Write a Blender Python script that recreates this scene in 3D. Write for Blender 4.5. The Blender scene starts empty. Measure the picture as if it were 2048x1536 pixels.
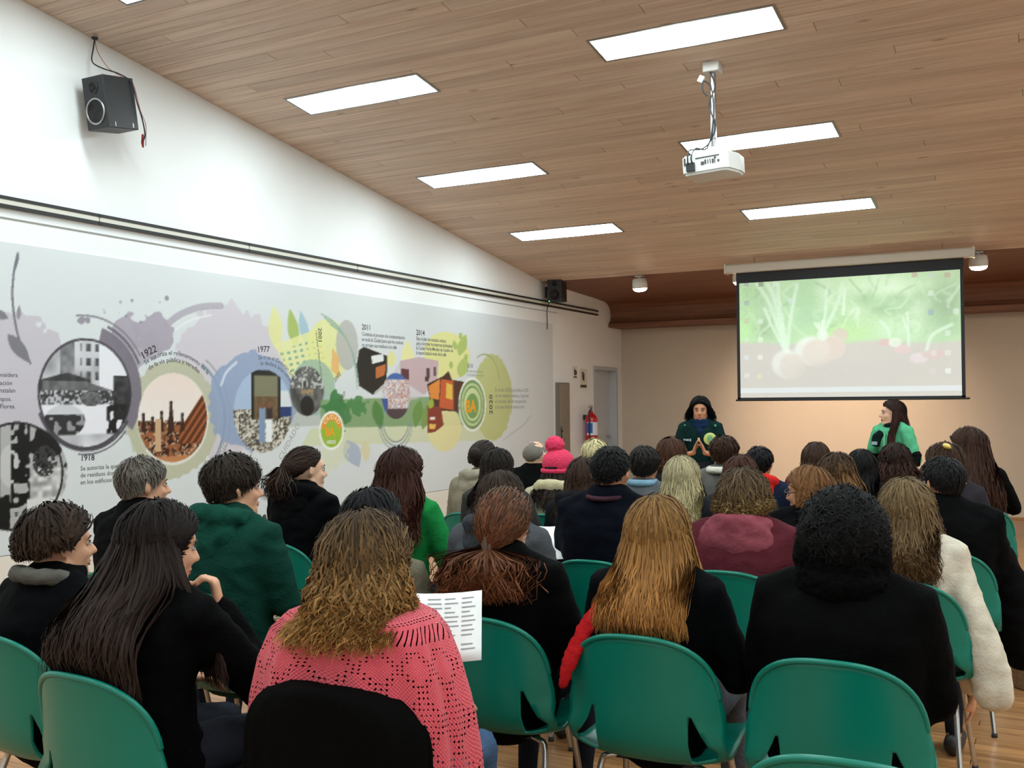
import bpy, math, random
import numpy as np
from mathutils import Vector, Matrix, noise

sc = bpy.context.scene
COL = sc.collection
PI = math.pi

# ---------------------------------------------------------------- camera
H_CAM = 1.52
YAW, PITCH, ROLL, FPX = 0.49183, 0.01894, -0.00819, 2020.3
fwd = Vector((-math.sin(YAW) * math.cos(PITCH), math.cos(YAW) * math.cos(PITCH), math.sin(PITCH)))
rt0 = Vector((math.cos(YAW), math.sin(YAW), 0))
up0 = rt0.cross(fwd)
rt = rt0 * math.cos(ROLL) + up0 * math.sin(ROLL)
up = -rt0 * math.sin(ROLL) + up0 * math.cos(ROLL)
cam_d = bpy.data.cameras.new('camera')
cam = bpy.data.objects.new('camera', cam_d)
COL.objects.link(cam)
cm = Matrix((rt, up, -fwd)).transposed().to_4x4()
cm.translation = Vector((0, 0, H_CAM))
cam.matrix_world = cm
cam_d.sensor_width = 36
cam_d.lens = FPX / 2048 * 36
cam_d.clip_start = 0.05
sc.camera = cam

# ---------------------------------------------------------------- world, exposure
wd = bpy.data.worlds.new('world')
sc.world = wd
wd.use_nodes = True
wd.node_tree.nodes['Background'].inputs[0].default_value = (0.02, 0.022, 0.025, 1)
wd.node_tree.nodes['Background'].inputs[1].default_value = 1.0
sc.view_settings.view_transform = 'Standard'
sc.view_settings.look = 'None'
sc.view_settings.gamma = 1
sc.view_settings.use_curve_mapping = False
sc.view_settings.exposure = 0.6
sc.cycles.max_bounces = 6
sc.cycles.diffuse_bounces = 3
sc.cycles.glossy_bounces = 3
TUBE_POWER = 18.0          # ceiling light diffusers
SPOT_POWER = 22.0         # warm wall washers above the screen

# ---------------------------------------------------------------- helpers
def lin(c):
    if isinstance(c, str):
        c = tuple(int(c[i:i + 2], 16) for i in (0, 2, 4))
    return tuple(((v / 255) / 12.92 if v / 255 <= 0.04045 else ((v / 255 + 0.055) / 1.055) ** 2.4) for v in c)

def lin_np(a):
    a = np.asarray(a, float) / 255
    return np.where(a <= 0.04045, a / 12.92, ((a + 0.055) / 1.055) ** 2.4)

MATS = {}
def mat(key, c=(200, 200, 200), rough=0.6, metal=0.0, vary=0.0, vscale=8, bump=0.0, bscale=60, emit=None, estr=0, spec=0.5, attr=None, coat=0, sheen=0, stretch=None):
    if key in MATS:
        return MATS[key]
    m = bpy.data.materials.new(key)
    m.use_nodes = True
    nt = m.node_tree
    b = nt.nodes['Principled BSDF']
    L = nt.links.new
    col = lin(c)
    b.inputs['Base Color'].default_value = (*col, 1)
    b.inputs['Roughness'].default_value = rough
    b.inputs['Metallic'].default_value = metal
    b.inputs['Specular IOR Level'].default_value = spec
    if coat:
        b.inputs['Coat Weight'].default_value = coat
        b.inputs['Coat Roughness'].default_value = 0.15
    if sheen:
        b.inputs['Sheen Weight'].default_value = sheen
        b.inputs['Sheen Roughness'].default_value = 0.5
    src = None
    if vary or bump:
        tc = nt.nodes.new('ShaderNodeTexCoord')
        vec = tc.outputs['Object']
        if stretch:
            mp = nt.nodes.new('ShaderNodeMapping')
            mp.inputs['Scale'].default_value = stretch
            L(vec, mp.inputs[0])
            vec = mp.outputs[0]
    if attr:
        a = nt.nodes.new('ShaderNodeAttribute')
        a.attribute_name = attr
        src = a.outputs['Color']
        L(src, b.inputs['Base Color'])
    if vary:
        n = nt.nodes.new('ShaderNodeTexNoise')
        n.inputs['Scale'].default_value = vscale
        n.inputs['Detail'].default_value = 4
        L(vec, n.inputs['Vector'])
        mx = nt.nodes.new('ShaderNodeMix')
        mx.data_type = 'RGBA'
        mx.blend_type = 'MULTIPLY'
        mx.inputs[0].default_value = 1
        rp = nt.nodes.new('ShaderNodeValToRGB')
        rp.color_ramp.elements[0].position = 0.3
        rp.color_ramp.elements[0].color = (1 - vary, 1 - vary, 1 - vary, 1)
        rp.color_ramp.elements[1].position = 0.7
        rp.color_ramp.elements[1].color = (1 + vary * .6, 1 + vary * .6, 1 + vary * .6, 1)
        L(n.outputs['Fac'], rp.inputs[0])
        if src:
            L(src, mx.inputs[6])
        else:
            mx.inputs[6].default_value = (*col, 1)
        L(rp.outputs[0], mx.inputs[7])
        L(mx.outputs[2], b.inputs['Base Color'])
    if bump:
        n2 = nt.nodes.new('ShaderNodeTexNoise')
        n2.inputs['Scale'].default_value = bscale
        n2.inputs['Detail'].default_value = 3
        L(vec, n2.inputs['Vector'])
        bp = nt.nodes.new('ShaderNodeBump')
        bp.inputs['Strength'].default_value = bump
        bp.inputs['Distance'].default_value = 0.01
        L(n2.outputs['Fac'], bp.inputs['Height'])
        L(bp.outputs[0], b.inputs['Normal'])
    if emit:
        b.inputs['Emission Color'].default_value = (*lin(emit), 1)
        b.inputs['Emission Strength'].default_value = estr
    MATS[key] = m
    return m

def cloth(c, rough=0.9, bump=0.35, bscale=90, vary=0.18):
    c = tuple(c)
    return mat('cloth_%02x%02x%02x_%d' % (*c, int(bscale)), c, rough, vary=vary, vscale=14, bump=bump, bscale=bscale, spec=0.06, sheen=0.0)

def link(o, parent=None):
    COL.objects.link(o)
    if parent is not None:
        o.parent = parent
    return o

def mesh_data(name, v, f, m=None, smooth=False, cols=None):
    me = bpy.data.meshes.new(name)
    me.from_pydata([tuple(p) for p in v], [], [tuple(p) for p in f])
    if m is not None:
        me.materials.append(m)
    if smooth:
        me.polygons.foreach_set('use_smooth', [True] * len(me.polygons))
    if cols is not None:
        a = me.color_attributes.new('Col', 'FLOAT_COLOR', 'POINT')
        c = np.ones((len(v), 4), np.float32)
        c[:, :3] = cols
        a.data.foreach_set('color', c.ravel())
    me.update()
    return me

def obj(name, geo, m, parent=None, smooth=False, loc=None, rot=None, cols=None):
    v, f = geo
    o = bpy.data.objects.new(name, mesh_data(name, v, f, m, smooth, cols))
    link(o, parent)
    if loc is not None:
        o.location = loc
    if rot is not None:
        o.rotation_euler = rot
    return o

def tag(o, label, cat, group=None, kind=None):
    o['label'] = label
    o['category'] = cat
    if group:
        o['group'] = group
    if kind:
        o['kind'] = kind
    return o

def struct(name, geo, m, parent=None, label=None, **k):
    o = obj(name, geo, m, parent, **k)
    o['kind'] = 'structure'
    if label:
        o['label'] = label
    return o

def thing(name, label, cat, loc=(0, 0, 0), rz=0, group=None):
    o = bpy.data.objects.new(name, None)
    o.empty_display_size = 0.1
    link(o)
    o.location = loc
    o.rotation_euler = (0, 0, rz)
    return tag(o, label, cat, group)

def join(*gs):
    V, F = [], []
    for v, f in gs:
        n = len(V)
        V += [tuple(p) for p in v]
        F += [tuple(i + n for i in q) for q in f]
    return V, F

def xf(geo, M):
    v, f = geo
    return [tuple(M @ Vector(p)) for p in v], f

def box(x0, x1, y0, y1, z0, z1):
    v = [(x0, y0, z0), (x1, y0, z0), (x1, y1, z0), (x0, y1, z0), (x0, y0, z1), (x1, y0, z1), (x1, y1, z1), (x0, y1, z1)]
    f = [(0, 3, 2, 1), (4, 5, 6, 7), (0, 1, 5, 4), (1, 2, 6, 5), (2, 3, 7, 6), (3, 0, 4, 7)]
    return v, f

def bbox(x0, x1, y0, y1, z0, z1, b=0.01):
    """box with chamfered vertical edges and chamfered rims"""
    def ring(z, i):
        c = b
        return [(x0 + c, y0 + i, z), (x1 - c, y0 + i, z), (x1 - i, y0 + c, z), (x1 - i, y1 - c, z),
                (x1 - c, y1 - i, z), (x0 + c, y1 - i, z), (x0 + i, y1 - c, z), (x0 + i, y0 + c, z)]
    v = ring(z0, b * .6) + ring(z0 + b * .6, 0) + ring(z1 - b * .6, 0) + ring(z1, b * .6)
    f = []
    for k in range(3):
        for i in range(8):
            j = (i + 1) % 8
            f.append((k * 8 + i, k * 8 + j, k * 8 + 8 + j, k * 8 + 8 + i))
    f.append(tuple(range(7, -1, -1)))
    f.append(tuple(range(24, 32)))
    return v, f

def prism(pts, axis, a, b):
    """extrude 2-D outline along an axis ('x','y','z') from a to b"""
    def P(p, t):
        return {'x': (t, p[0], p[1]), 'y': (p[0], t, p[1]), 'z': (p[0], p[1], t)}[axis]
    n = len(pts)
    v = [P(p, a) for p in pts] + [P(p, b) for p in pts]
    f = [tuple(range(n - 1, -1, -1)), tuple(range(n, 2 * n))]
    f += [(i, (i + 1) % n, n + (i + 1) % n, n + i) for i in range(n)]
    return v, f

def lathe(prof, n=20, c=(0, 0, 0), axis='z'):
    v, f = [], []
    for r, z in prof:
        for i in range(n):
            a = 2 * PI * i / n
            p = (r * math.cos(a), r * math.sin(a), z)
            if axis == 'y':
                p = (p[0], p[2], -p[1])
            if axis == 'x':
                p = (p[2], p[0], p[1])
            v.append((p[0] + c[0], p[1] + c[1], p[2] + c[2]))
    for k in range(len(prof) - 1):
        for i in range(n):
            j = (i + 1) % n
            f.append((k * n + i, k * n + j, k * n + n + j, k * n + n + i))
    f.append(tuple(range(n - 1, -1, -1)))
    f.append(tuple(range((len(prof) - 1) * n, len(prof) * n)))
    return v, f

def sweep(path, rads, n=10, side=None, cap=True):
    """closed loft along a path; rads = radius or (r_side, r_other) at each point"""
    P = [Vector(p) for p in path]
    R = [(r, r) if not isinstance(r, (tuple, list)) else tuple(r) for r in rads]
    T = []
    for i in range(len(P)):
        t = P[min(i + 1, len(P) - 1)] - P[max(i - 1, 0)]
        T.append(t.normalized())
    if cap:
        e0, e1 = min(R[0]) , min(R[-1])
        a, b = P[0], P[-1]
        P = [a - T[0] * e0, a - T[0] * e0 * .8, a - T[0] * e0 * .45] + P + [b + T[-1] * e1 * .45, b + T[-1] * e1 * .8, b + T[-1] * e1]
        R = [tuple(x * .12 for x in R[0]), tuple(x * .6 for x in R[0]), tuple(x * .89 for x in R[0])] + R + [tuple(x * .89 for x in R[-1]), tuple(x * .6 for x in R[-1]), tuple(x * .12 for x in R[-1])]
        T = [T[0]] * 3 + T + [T[-1]] * 3
    s0 = Vector(side) if side else None
    if s0 is None:
        s0 = Vector((1, 0, 0)) if abs(T[0].x) < .8 else Vector((0, 1, 0))
    v, f = [], []
    for p, r, t in zip(P, R, T):
        s = (s0 - t * s0.dot(t)).normalized()
        s0 = s if side is None else s0
        u = t.cross(s)
        for i in range(n):
            a = 2 * PI * i / n
            q = p + s * (r[0] * math.cos(a)) + u * (r[1] * math.sin(a))
            v.append(tuple(q))
    m = len(P)
    for k in range(m - 1):
        for i in range(n):
            j = (i + 1) % n
            f.append((k * n + i, k * n + j, k * n + n + j, k * n + n + i))
    f.append(tuple(range(n - 1, -1, -1)))
    f.append(tuple(range((m - 1) * n, m * n)))
    return v, f

def ell(c, r, n=12, M=None):
    v, f = [], []
    nr = max(5, n // 2 + 1)
    for k in range(1, nr):
        ph = PI * k / nr
        for i in range(n):
            a = 2 * PI * i / n
            v.append((math.sin(ph) * math.cos(a), math.sin(ph) * math.sin(a), math.cos(ph)))
    t = len(v)
    v += [(0, 0, 1), (0, 0, -1)]
    for k in range(nr - 2):
        for i in range(n):
            j = (i + 1) % n
            f.append((k * n + j, k * n + i, k * n + n + i, k * n + n + j))
    for i in range(n):
        j = (i + 1) % n
        f.append((i, j, t))
        f.append(((nr - 2) * n + j, (nr - 2) * n + i, t + 1))
    out = []
    for p in v:
        q = Vector((p[0] * r[0], p[1] * r[1], p[2] * r[2]))
        if M is not None:
            q = M @ q
        out.append((q.x + c[0], q.y + c[1], q.z + c[2]))
    return out, f

def torus(c, R, r, n=20, k=8, M=None, squash=(1, 1)):
    v, f = [], []
    for i in range(n):
        a = 2 * PI * i / n
        for j in range(k):
            b = 2 * PI * j / k
            q = Vector(((R + r * math.cos(b)) * math.cos(a) * squash[0], (R + r * math.cos(b)) * math.sin(a) * squash[1], r * math.sin(b)))
            if M is not None:
                q = M @ q
            v.append((q.x + c[0], q.y + c[1], q.z + c[2]))
    for i in range(n):
        for j in range(k):
            f.append((i * k + j, ((i + 1) % n) * k + j, ((i + 1) % n) * k + (j + 1) % k, i * k + (j + 1) % k))
    return v, f

def modded(name, geo, mods, m=None):
    """mesh data after modifiers (union by voxel remesh, booleans, ...)"""
    me = mesh_data('tmp', geo[0], geo[1])
    o = bpy.data.objects.new('tmp', me)
    COL.objects.link(o)
    for typ, kw in mods:
        md = o.modifiers.new(typ, typ)
        for k, val in kw.items():
            setattr(md, k, val)
    dg = bpy.context.evaluated_depsgraph_get()
    out = bpy.data.meshes.new_from_object(o.evaluated_get(dg))
    out.name = name
    bpy.data.objects.remove(o)
    bpy.data.meshes.remove(me)
    out.materials.clear()
    if m is not None:
        out.materials.append(m)
    out.polygons.foreach_set('use_smooth', [True] * len(out.polygons))
    return out

def union(name, geos, voxel, m, smooth=4, wrinkle=0.0, wscale=9.0, seed=0):
    me = modded(name, join(*geos), [('REMESH', dict(mode='VOXEL', voxel_size=voxel)), ('SMOOTH', dict(factor=0.5, iterations=smooth))], m)
    if wrinkle:
        n = len(me.vertices)
        co = np.empty(n * 3, np.float32)
        me.vertices.foreach_get('co', co)
        no = np.empty(n * 3, np.float32)
        me.vertices.foreach_get('normal', no)
        co = co.reshape(-1, 3)
        no = no.reshape(-1, 3)
        off = Vector((seed * 3.7, seed * 1.3, 0))
        d = np.array([noise.noise(Vector((p[0] * wscale, p[1] * wscale, p[2] * wscale * 1.5)) + off) for p in co])
        d = 1 - 2 * np.abs(d)
        co += no * (d * wrinkle)[:, None]
        me.vertices.foreach_set('co', co.ravel())
        me.update()
    return me

def mobj(name, me, parent=None):
    o = bpy.data.objects.new(name, me)
    return link(o, parent)
# ================================================================ the room
WX = -5.75        # left wall
RX = 4.4          # right wall
FY = 14.25        # front wall
BY = -2.4         # back wall
CA, CB = 4.697, -0.1408   # main ceiling: z = CA + CB*y
CREASE = 11.57
def cz(y):
    return CA + CB * y

def wood(key, c1, c2, axis='x', scale=1.0, rough=0.5, rand=0.35, coat=0.0):
    m = bpy.data.materials.new(key)
    m.use_nodes = True
    nt = m.node_tree
    L = nt.links.new
    b = nt.nodes['Principled BSDF']
    b.inputs['Roughness'].default_value = rough
    b.inputs['Specular IOR Level'].default_value = 0.35
    b.inputs['Coat Weight'].default_value = coat
    b.inputs['Coat Roughness'].default_value = 0.2
    g = nt.nodes.new('ShaderNodeNewGeometry')
    oi = nt.nodes.new('ShaderNodeObjectInfo')
    mp = nt.nodes.new('ShaderNodeMapping')
    mp.inputs['Scale'].default_value = (0.9 * scale, 22 * scale, 22 * scale) if axis == 'x' else (22 * scale, 0.9 * scale, 22 * scale)
    ad = nt.nodes.new('ShaderNodeVectorMath')
    ad.operation = 'ADD'
    sc3 = nt.nodes.new('ShaderNodeVectorMath')
    sc3.operation = 'SCALE'
    sc3.inputs[0].default_value = (13.0, 7.0, 0)
    L(oi.outputs['Random'], sc3.inputs['Scale'])
    L(g.outputs['Position'], ad.inputs[0])
    L(sc3.outputs[0], ad.inputs[1])
    L(ad.outputs[0], mp.inputs[0])
    n = nt.nodes.new('ShaderNodeTexNoise')
    n.inputs['Scale'].default_value = 1.0
    n.inputs['Detail'].default_value = 6
    n.inputs['Roughness'].default_value = 0.6
    n.inputs['Distortion'].default_value = 0.6
    L(mp.outputs[0], n.inputs['Vector'])
    rp = nt.nodes.new('ShaderNodeValToRGB')
    e = rp.color_ramp.elements
    e[0].position, e[0].color = 0.3, (*lin(c1), 1)
    e[1].position, e[1].color = 0.68, (*lin(c2), 1)
    L(n.outputs['Fac'], rp.inputs[0])
    # knots
    mk = nt.nodes.new('ShaderNodeMapping')
    mk.inputs['Scale'].default_value = (1.6, 5.5, 5.5) if axis == 'x' else (5.5, 1.6, 5.5)
    L(ad.outputs[0], mk.inputs[0])
    vo = nt.nodes.new('ShaderNodeTexVoronoi')
    vo.inputs['Scale'].default_value = 1.0
    L(mk.outputs[0], vo.inputs['Vector'])
    kr = nt.nodes.new('ShaderNodeValToRGB')
    kr.color_ramp.elements[0].position = 0.03
    kr.color_ramp.elements[0].color = (0.45, 0.35, 0.3, 1)
    kr.color_ramp.elements[1].position = 0.1
    kr.color_ramp.elements[1].color = (1, 1, 1, 1)
    L(vo.outputs['Distance'], kr.inputs[0])
    mx = nt.nodes.new('ShaderNodeMix')
    mx.data_type = 'RGBA'
    mx.blend_type = 'MULTIPLY'
    mx.inputs[0].default_value = 0.8
    L(rp.outputs[0], mx.inputs[6])
    L(kr.outputs[0], mx.inputs[7])
    hv = nt.nodes.new('ShaderNodeHueSaturation')
    mr = nt.nodes.new('ShaderNodeMapRange')
    mr.inputs['To Min'].default_value = 1 - rand
    mr.inputs['To Max'].default_value = 1 + rand * .6
    L(oi.outputs['Random'], mr.inputs[0])
    L(mr.outputs[0], hv.inputs['Value'])
    L(mx.outputs[2], hv.inputs['Color'])
    L(hv.outputs[0], b.inputs['Base Color'])
    bp = nt.nodes.new('ShaderNodeBump')
    bp.inputs['Strength'].default_value = 0.15
    bp.inputs['Distance'].default_value = 0.004
    L(n.outputs['Fac'], bp.inputs['Height'])
    L(bp.outputs[0], b.inputs['Normal'])
    return m

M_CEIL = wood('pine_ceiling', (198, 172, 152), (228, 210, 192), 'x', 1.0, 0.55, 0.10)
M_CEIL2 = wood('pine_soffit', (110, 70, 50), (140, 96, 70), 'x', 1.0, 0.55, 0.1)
M_FLOOR = wood('oak_floor', (150, 98, 58), (205, 150, 98), 'x', 1.3, 0.32, 0.22, 0.3)
M_WALL = mat('white_wall_paint', (240, 242, 242), 0.7, vary=0.03, vscale=2, bump=0.04, bscale=220)
M_BEIGE = mat('cream_wall_paint', (200, 188, 170), 0.75, vary=0.03, vscale=2, bump=0.04, bscale=220)
M_DADO = mat('pale_dado_paint', (226, 218, 206), 0.7)

def cuboids(*b):
    return join(*[box(*q) for q in b])

# floor: slab, boards
floor = struct('floor', box(WX - 1.4, RX + .2, BY - .2, FY + .2, -0.12, -0.012), mat('floor_gap', (60, 40, 26), 0.8))
rnd = random.Random(4)
PW, PL = 0.095, 1.25
pm = {}
def plank_mesh(name, L, w, t, m):
    k = (name, round(L, 2), w)
    if k not in pm:
        b = 0.002
        v = [(0, 0, 0), (L, 0, 0), (L, w, 0), (0, w, 0), (0, 0, t - b), (L, 0, t - b), (L, w, t - b), (0, w, t - b), (b, b, t), (L - b, b, t), (L - b, w - b, t), (b, w - b, t)]
        f = [(0, 3, 2, 1), (0, 1, 5, 4), (1, 2, 6, 5), (2, 3, 7, 6), (3, 0, 4, 7), (4, 5, 9, 8), (5, 6, 10, 9), (6, 7, 11, 10), (7, 4, 8, 11), (8, 9, 10, 11)]
        pm[k] = mesh_data(name, v, f, m)
    return pm[k]
rest_v, rest_f = [], []
nfl = 0
row = 0
y = BY
while y < FY:
    x = WX + [0, -.42, -.83][row % 3]
    while x < RX:
        x0, x1 = max(x, WX), min(x + PL, RX)
        near = (1.6 < y < 6.0) and (x0 > -1.7 and x1 < 1.3)
        if x1 - x0 > .05:
            if near and nfl < 295:
                o = mobj('floor_plank', plank_mesh('floor_plank', x1 - x0 - .003, PW - .003, .012, M_FLOOR), floor)
                o.location = (x0, y, -0.012)
                nfl += 1
            else:
                g = box(x0, x1 - .003, y, min(y + PW - .003, FY), -.012, 0)
                k = len(rest_v)
                rest_v += g[0]
                rest_f += [tuple(i + k for i in q) for q in g[1]]
        x += PL
    y += PW
    row += 1
o = obj('plank_field', (rest_v, rest_f), M_FLOOR, floor)
o['kind'] = 'stuff'

# left wall with a doorway close to the front corner
DY0, DY1, DZ = 13.16, 14.06, 2.04
wall_left = struct('wall_left', cuboids((WX - .18, WX, BY - .2, DY0, 0, 4.95), (WX - .18, WX, DY0, DY1, DZ, 4.95), (WX - .18, WX, DY1, FY + .2, 0, 4.95)), M_WALL)
trim = struct('trim_1', box(WX, WX + .014, BY, 11.84, 0.0, 0.598), M_DADO)
trim['label'] = 'pale dado strip along the foot of the mural wall'
struct('baseboard_left', box(WX, WX + .024, BY, DY0 - .08, 0.0, 0.09), mat('baseboard', (205, 198, 186), 0.6))
door = struct('door_1', box(WX - .155, WX - .11, DY0, DY1, 0.0, DZ), mat('door_paint', (196, 203, 208), 0.5))
door['label'] = 'pale blue-grey door set back in the left wall by the front corner'
obj('door_frame', cuboids((WX - .11, WX + .012, DY0 - .0, DY0 + .05, 0, DZ), (WX - .11, WX + .012, DY1 - .05, DY1, 0, DZ), (WX - .11, WX + .012, DY0 + .05, DY1 - .05, DZ - .05, DZ)), mat('door_frame_paint', (188, 194, 198), 0.5), door)
obj('threshold', box(WX - .16, WX, DY0 + .05, DY1 - .05, -.012, .004), mat('threshold_wood', (150, 108, 70), .5), door)
obj('door_handle', join(lathe([(0.022, 0), (0.022, 0.012), (0.009, 0.014), (0.009, 0.05)], 12, (WX - .11, DY1 - .13, 1.02), 'x'), box(WX - .07, WX - .055, DY1 - .24, DY1 - .12, 1.01, 1.03)), mat('steel', (190, 192, 195), 0.3, 1), door)

# front wall, right wall, back wall
struct('wall_front', box(WX - 1.4, RX + .2, FY, FY + .18, 0, 3.6), M_BEIGE)
struct('wall_right', box(RX, RX + .18, BY - .2, FY + .2, 0, 4.95), M_WALL)
struct('wall_back', box(WX - .2, RX + .2, BY - .18, BY, 0, 5.2), M_WALL)
struct('baseboard_front', box(WX, RX, FY - .015, FY, 0, 0.03), mat('baseboard_wood', (170, 120, 78), 0.5))

# ceiling: sloping pine boards, flatter soffit above the screen, curved fascia
th = 0.2
def cprof():
    pts = [(BY - .2, cz(BY - .2)), (CREASE, cz(CREASE))]
    top = [(p[0], p[1] + th) for p in pts]
    return pts + top[::-1]
ceiling = struct('ceiling', prism([(p[0], p[1] + .012) for p in cprof()], 'x', WX - .2, RX + .2), mat('ceiling_gap', (112, 86, 66), 0.9))
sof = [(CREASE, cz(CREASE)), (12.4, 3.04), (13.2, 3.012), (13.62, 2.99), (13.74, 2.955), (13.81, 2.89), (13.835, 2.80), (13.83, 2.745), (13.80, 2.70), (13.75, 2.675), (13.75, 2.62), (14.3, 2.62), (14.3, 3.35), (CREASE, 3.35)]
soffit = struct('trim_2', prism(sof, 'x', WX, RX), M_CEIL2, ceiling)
soffit['label'] = 'red-brown boarded soffit and curved fascia above the screen'
sl = math.atan(CB)
CW = 0.118
run = math.hypot(1, CB)
ncl = 0
rest_v, rest_f = [], []
y = BY
row = 0
CL = 3.1
while y < CREASE - .01:
    x = WX - [0, 1.3, 0.6, 2.1, 1.7, .25, 2.6][row % 7]
    w = min(CW, (CREASE - y) * run)
    dy = w / run
    while x < RX:
        x0, x1 = max(x, WX), min(x + CL, RX)
        if x1 - x0 > .04:
            vis = 3.4 < y and x0 < 0.3 and ncl < 298
            if vis:
                o = mobj('ceiling_plank', plank_mesh('ceiling_plank', x1 - x0 - .003, round(w - .004, 3), .014, M_CEIL), ceiling)
                o.rotation_euler = (PI + sl, 0, 0)
                o.location = (x0, y + dy, cz(y + dy) + .014)
                ncl += 1
            else:
                g = box(0, x1 - x0 - .003, 0, w - .004, 0, .014)
                Mx = Matrix.Translation((x0, y + dy, cz(y + dy) + .014)) @ Matrix.Rotation(PI + sl, 4, 'X')
                g = xf(g, Mx)
                k = len(rest_v)
                rest_v += g[0]
                rest_f += [tuple(i + k for i in q) for q in g[1]]
        x += CL
    y += dy
    row += 1
o = obj('ceiling_plank_field', (rest_v, rest_f), M_CEIL, ceiling)
o['kind'] = 'stuff'

# ---------------------------------------------------------------- recessed ceiling lights
M_TUBE = mat('light_diffuser', (250, 250, 250), 0.5, emit=(228, 245, 248), estr=TUBE_POWER)
M_LFRAME = mat('light_frame', (150, 152, 150), 0.4, 0.6)
LX, LW = 1.175, 0.285
ft = cuboids((-LX / 2 - .02, LX / 2 + .02, -LW / 2 - .02, -LW / 2, -.005, .01), (-LX / 2 - .02, LX / 2 + .02, LW / 2, LW / 2 + .02, -.005, .01), (-LX / 2 - .02, -LX / 2, -LW / 2, LW / 2, -.005, .01), (LX / 2, LX / 2 + .02, -LW / 2, LW / 2, -.005, .01))
frame_me = mesh_data('light_frame', ft[0], ft[1], M_LFRAME)
def pillow(w, d, drop):
    v, f = [], []
    n, k = 2, 1
    for j in range(k + 1):
        for i in range(n + 1):
            u, t = i / n * 2 - 1, j / k * 2 - 1
            v.append((u * w / 2, t * d / 2, -drop * (1 - abs(u))))
    for j in range(k):
        for i in range(n):
            a = j * (n + 1) + i
            f.append((a, a + n + 1, a + n + 2, a + 1))
    return v, f
g = pillow(LX, LW, .003)
diff_me = mesh_data('diffuser', g[0], g[1], M_TUBE, True)
ROWS = [(9.703, 'the row nearest the screen'), (7.907, 'the second row from the screen'), (6.107, 'the third row from the screen'), (4.31, 'the fourth row from the screen'), (2.51, 'the fifth row from the screen'), (0.72, 'the sixth row from the screen'), (-1.08, 'the row farthest from the screen')]
COLS = [(-4.537, 'beside the mural wall'), (-2.017, 'in the middle of the hall'), (0.5, 'right of the middle'), (3.02, 'beside the right wall')]
for y, rn in ROWS:
    for x, cn in COLS:
        t = thing('ceiling_light', 'ceiling light ' + cn + ', ' + rn, 'ceiling light', (x, y, cz(y)), group='recessed ceiling lights')
        t.rotation_euler = (sl, 0, 0)
        mobj('frame', frame_me, t)
        o = mobj('diffuser', diff_me, t)
        o.location = (0, 0, -.0045)

# ---------------------------------------------------------------- warm wall-washer lamps at the crease
M_CAN = mat('lamp_can', (225, 222, 214), 0.45)
M_GLOW = mat('lamp_glow', (255, 240, 215), 0.4, emit=(255, 236, 205), estr=22)
M_GLOW.cycles.emission_sampling = 'NONE'
NM = ['leftmost, near the wall loudspeaker', 'just left of the projection screen', 'hidden behind the projection screen', 'at the right end of the screen housing', 'right of the screen']
for i, x in enumerate((-4.44, -3.19, -1.94, -0.67, 0.6)):
    t = thing('spot_lamp', 'small white drum spotlight under the ceiling edge, ' + NM[i], 'spotlight', (x, 11.62, cz(11.57) - .005), group='warm spotlights above the screen')
    R = Matrix.Translation((0, 0, -.10)) @ Matrix.Rotation(math.radians(8), 4, 'X')
    can = lathe([(0.055, .075), (0.085, .06), (0.094, 0.0), (0.094, -.045), (0.088, -.05), (0.084, -.03), (0.02, -.028)], 24)
    obj('housing', xf(can, R), M_CAN, t, True)
    obj('bracket', join(box(-.05, .05, -.05, .05, -.012, 0), box(-.012, .012, -.012, .012, -.05, 0)), M_CAN, t)
    obj('bulb', xf(lathe([(0.088, -.042), (0.084, -.062), (0.066, -.082), (0.03, -.092), (.01, -.093)], 24), R), M_GLOW, t, True)
    ld = bpy.data.lights.new('spot_lamp_light', 'SPOT')
    ld.energy = SPOT_POWER * (7.5 if i in (1, 2) else .6)
    ld.color = (1.0, 0.74, 0.55)
    ld.spot_size = math.radians(80)
    ld.spot_blend = 1.0
    ld.shadow_soft_size = 0.08
    lo = bpy.data.objects.new('light', ld)
    link(lo, t)
    lo.location = (0, .06, -.22)
    lo.rotation_euler = (math.radians(56), 0, math.radians(-14 if i == 1 else 14 if i == 2 else 0))
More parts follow.
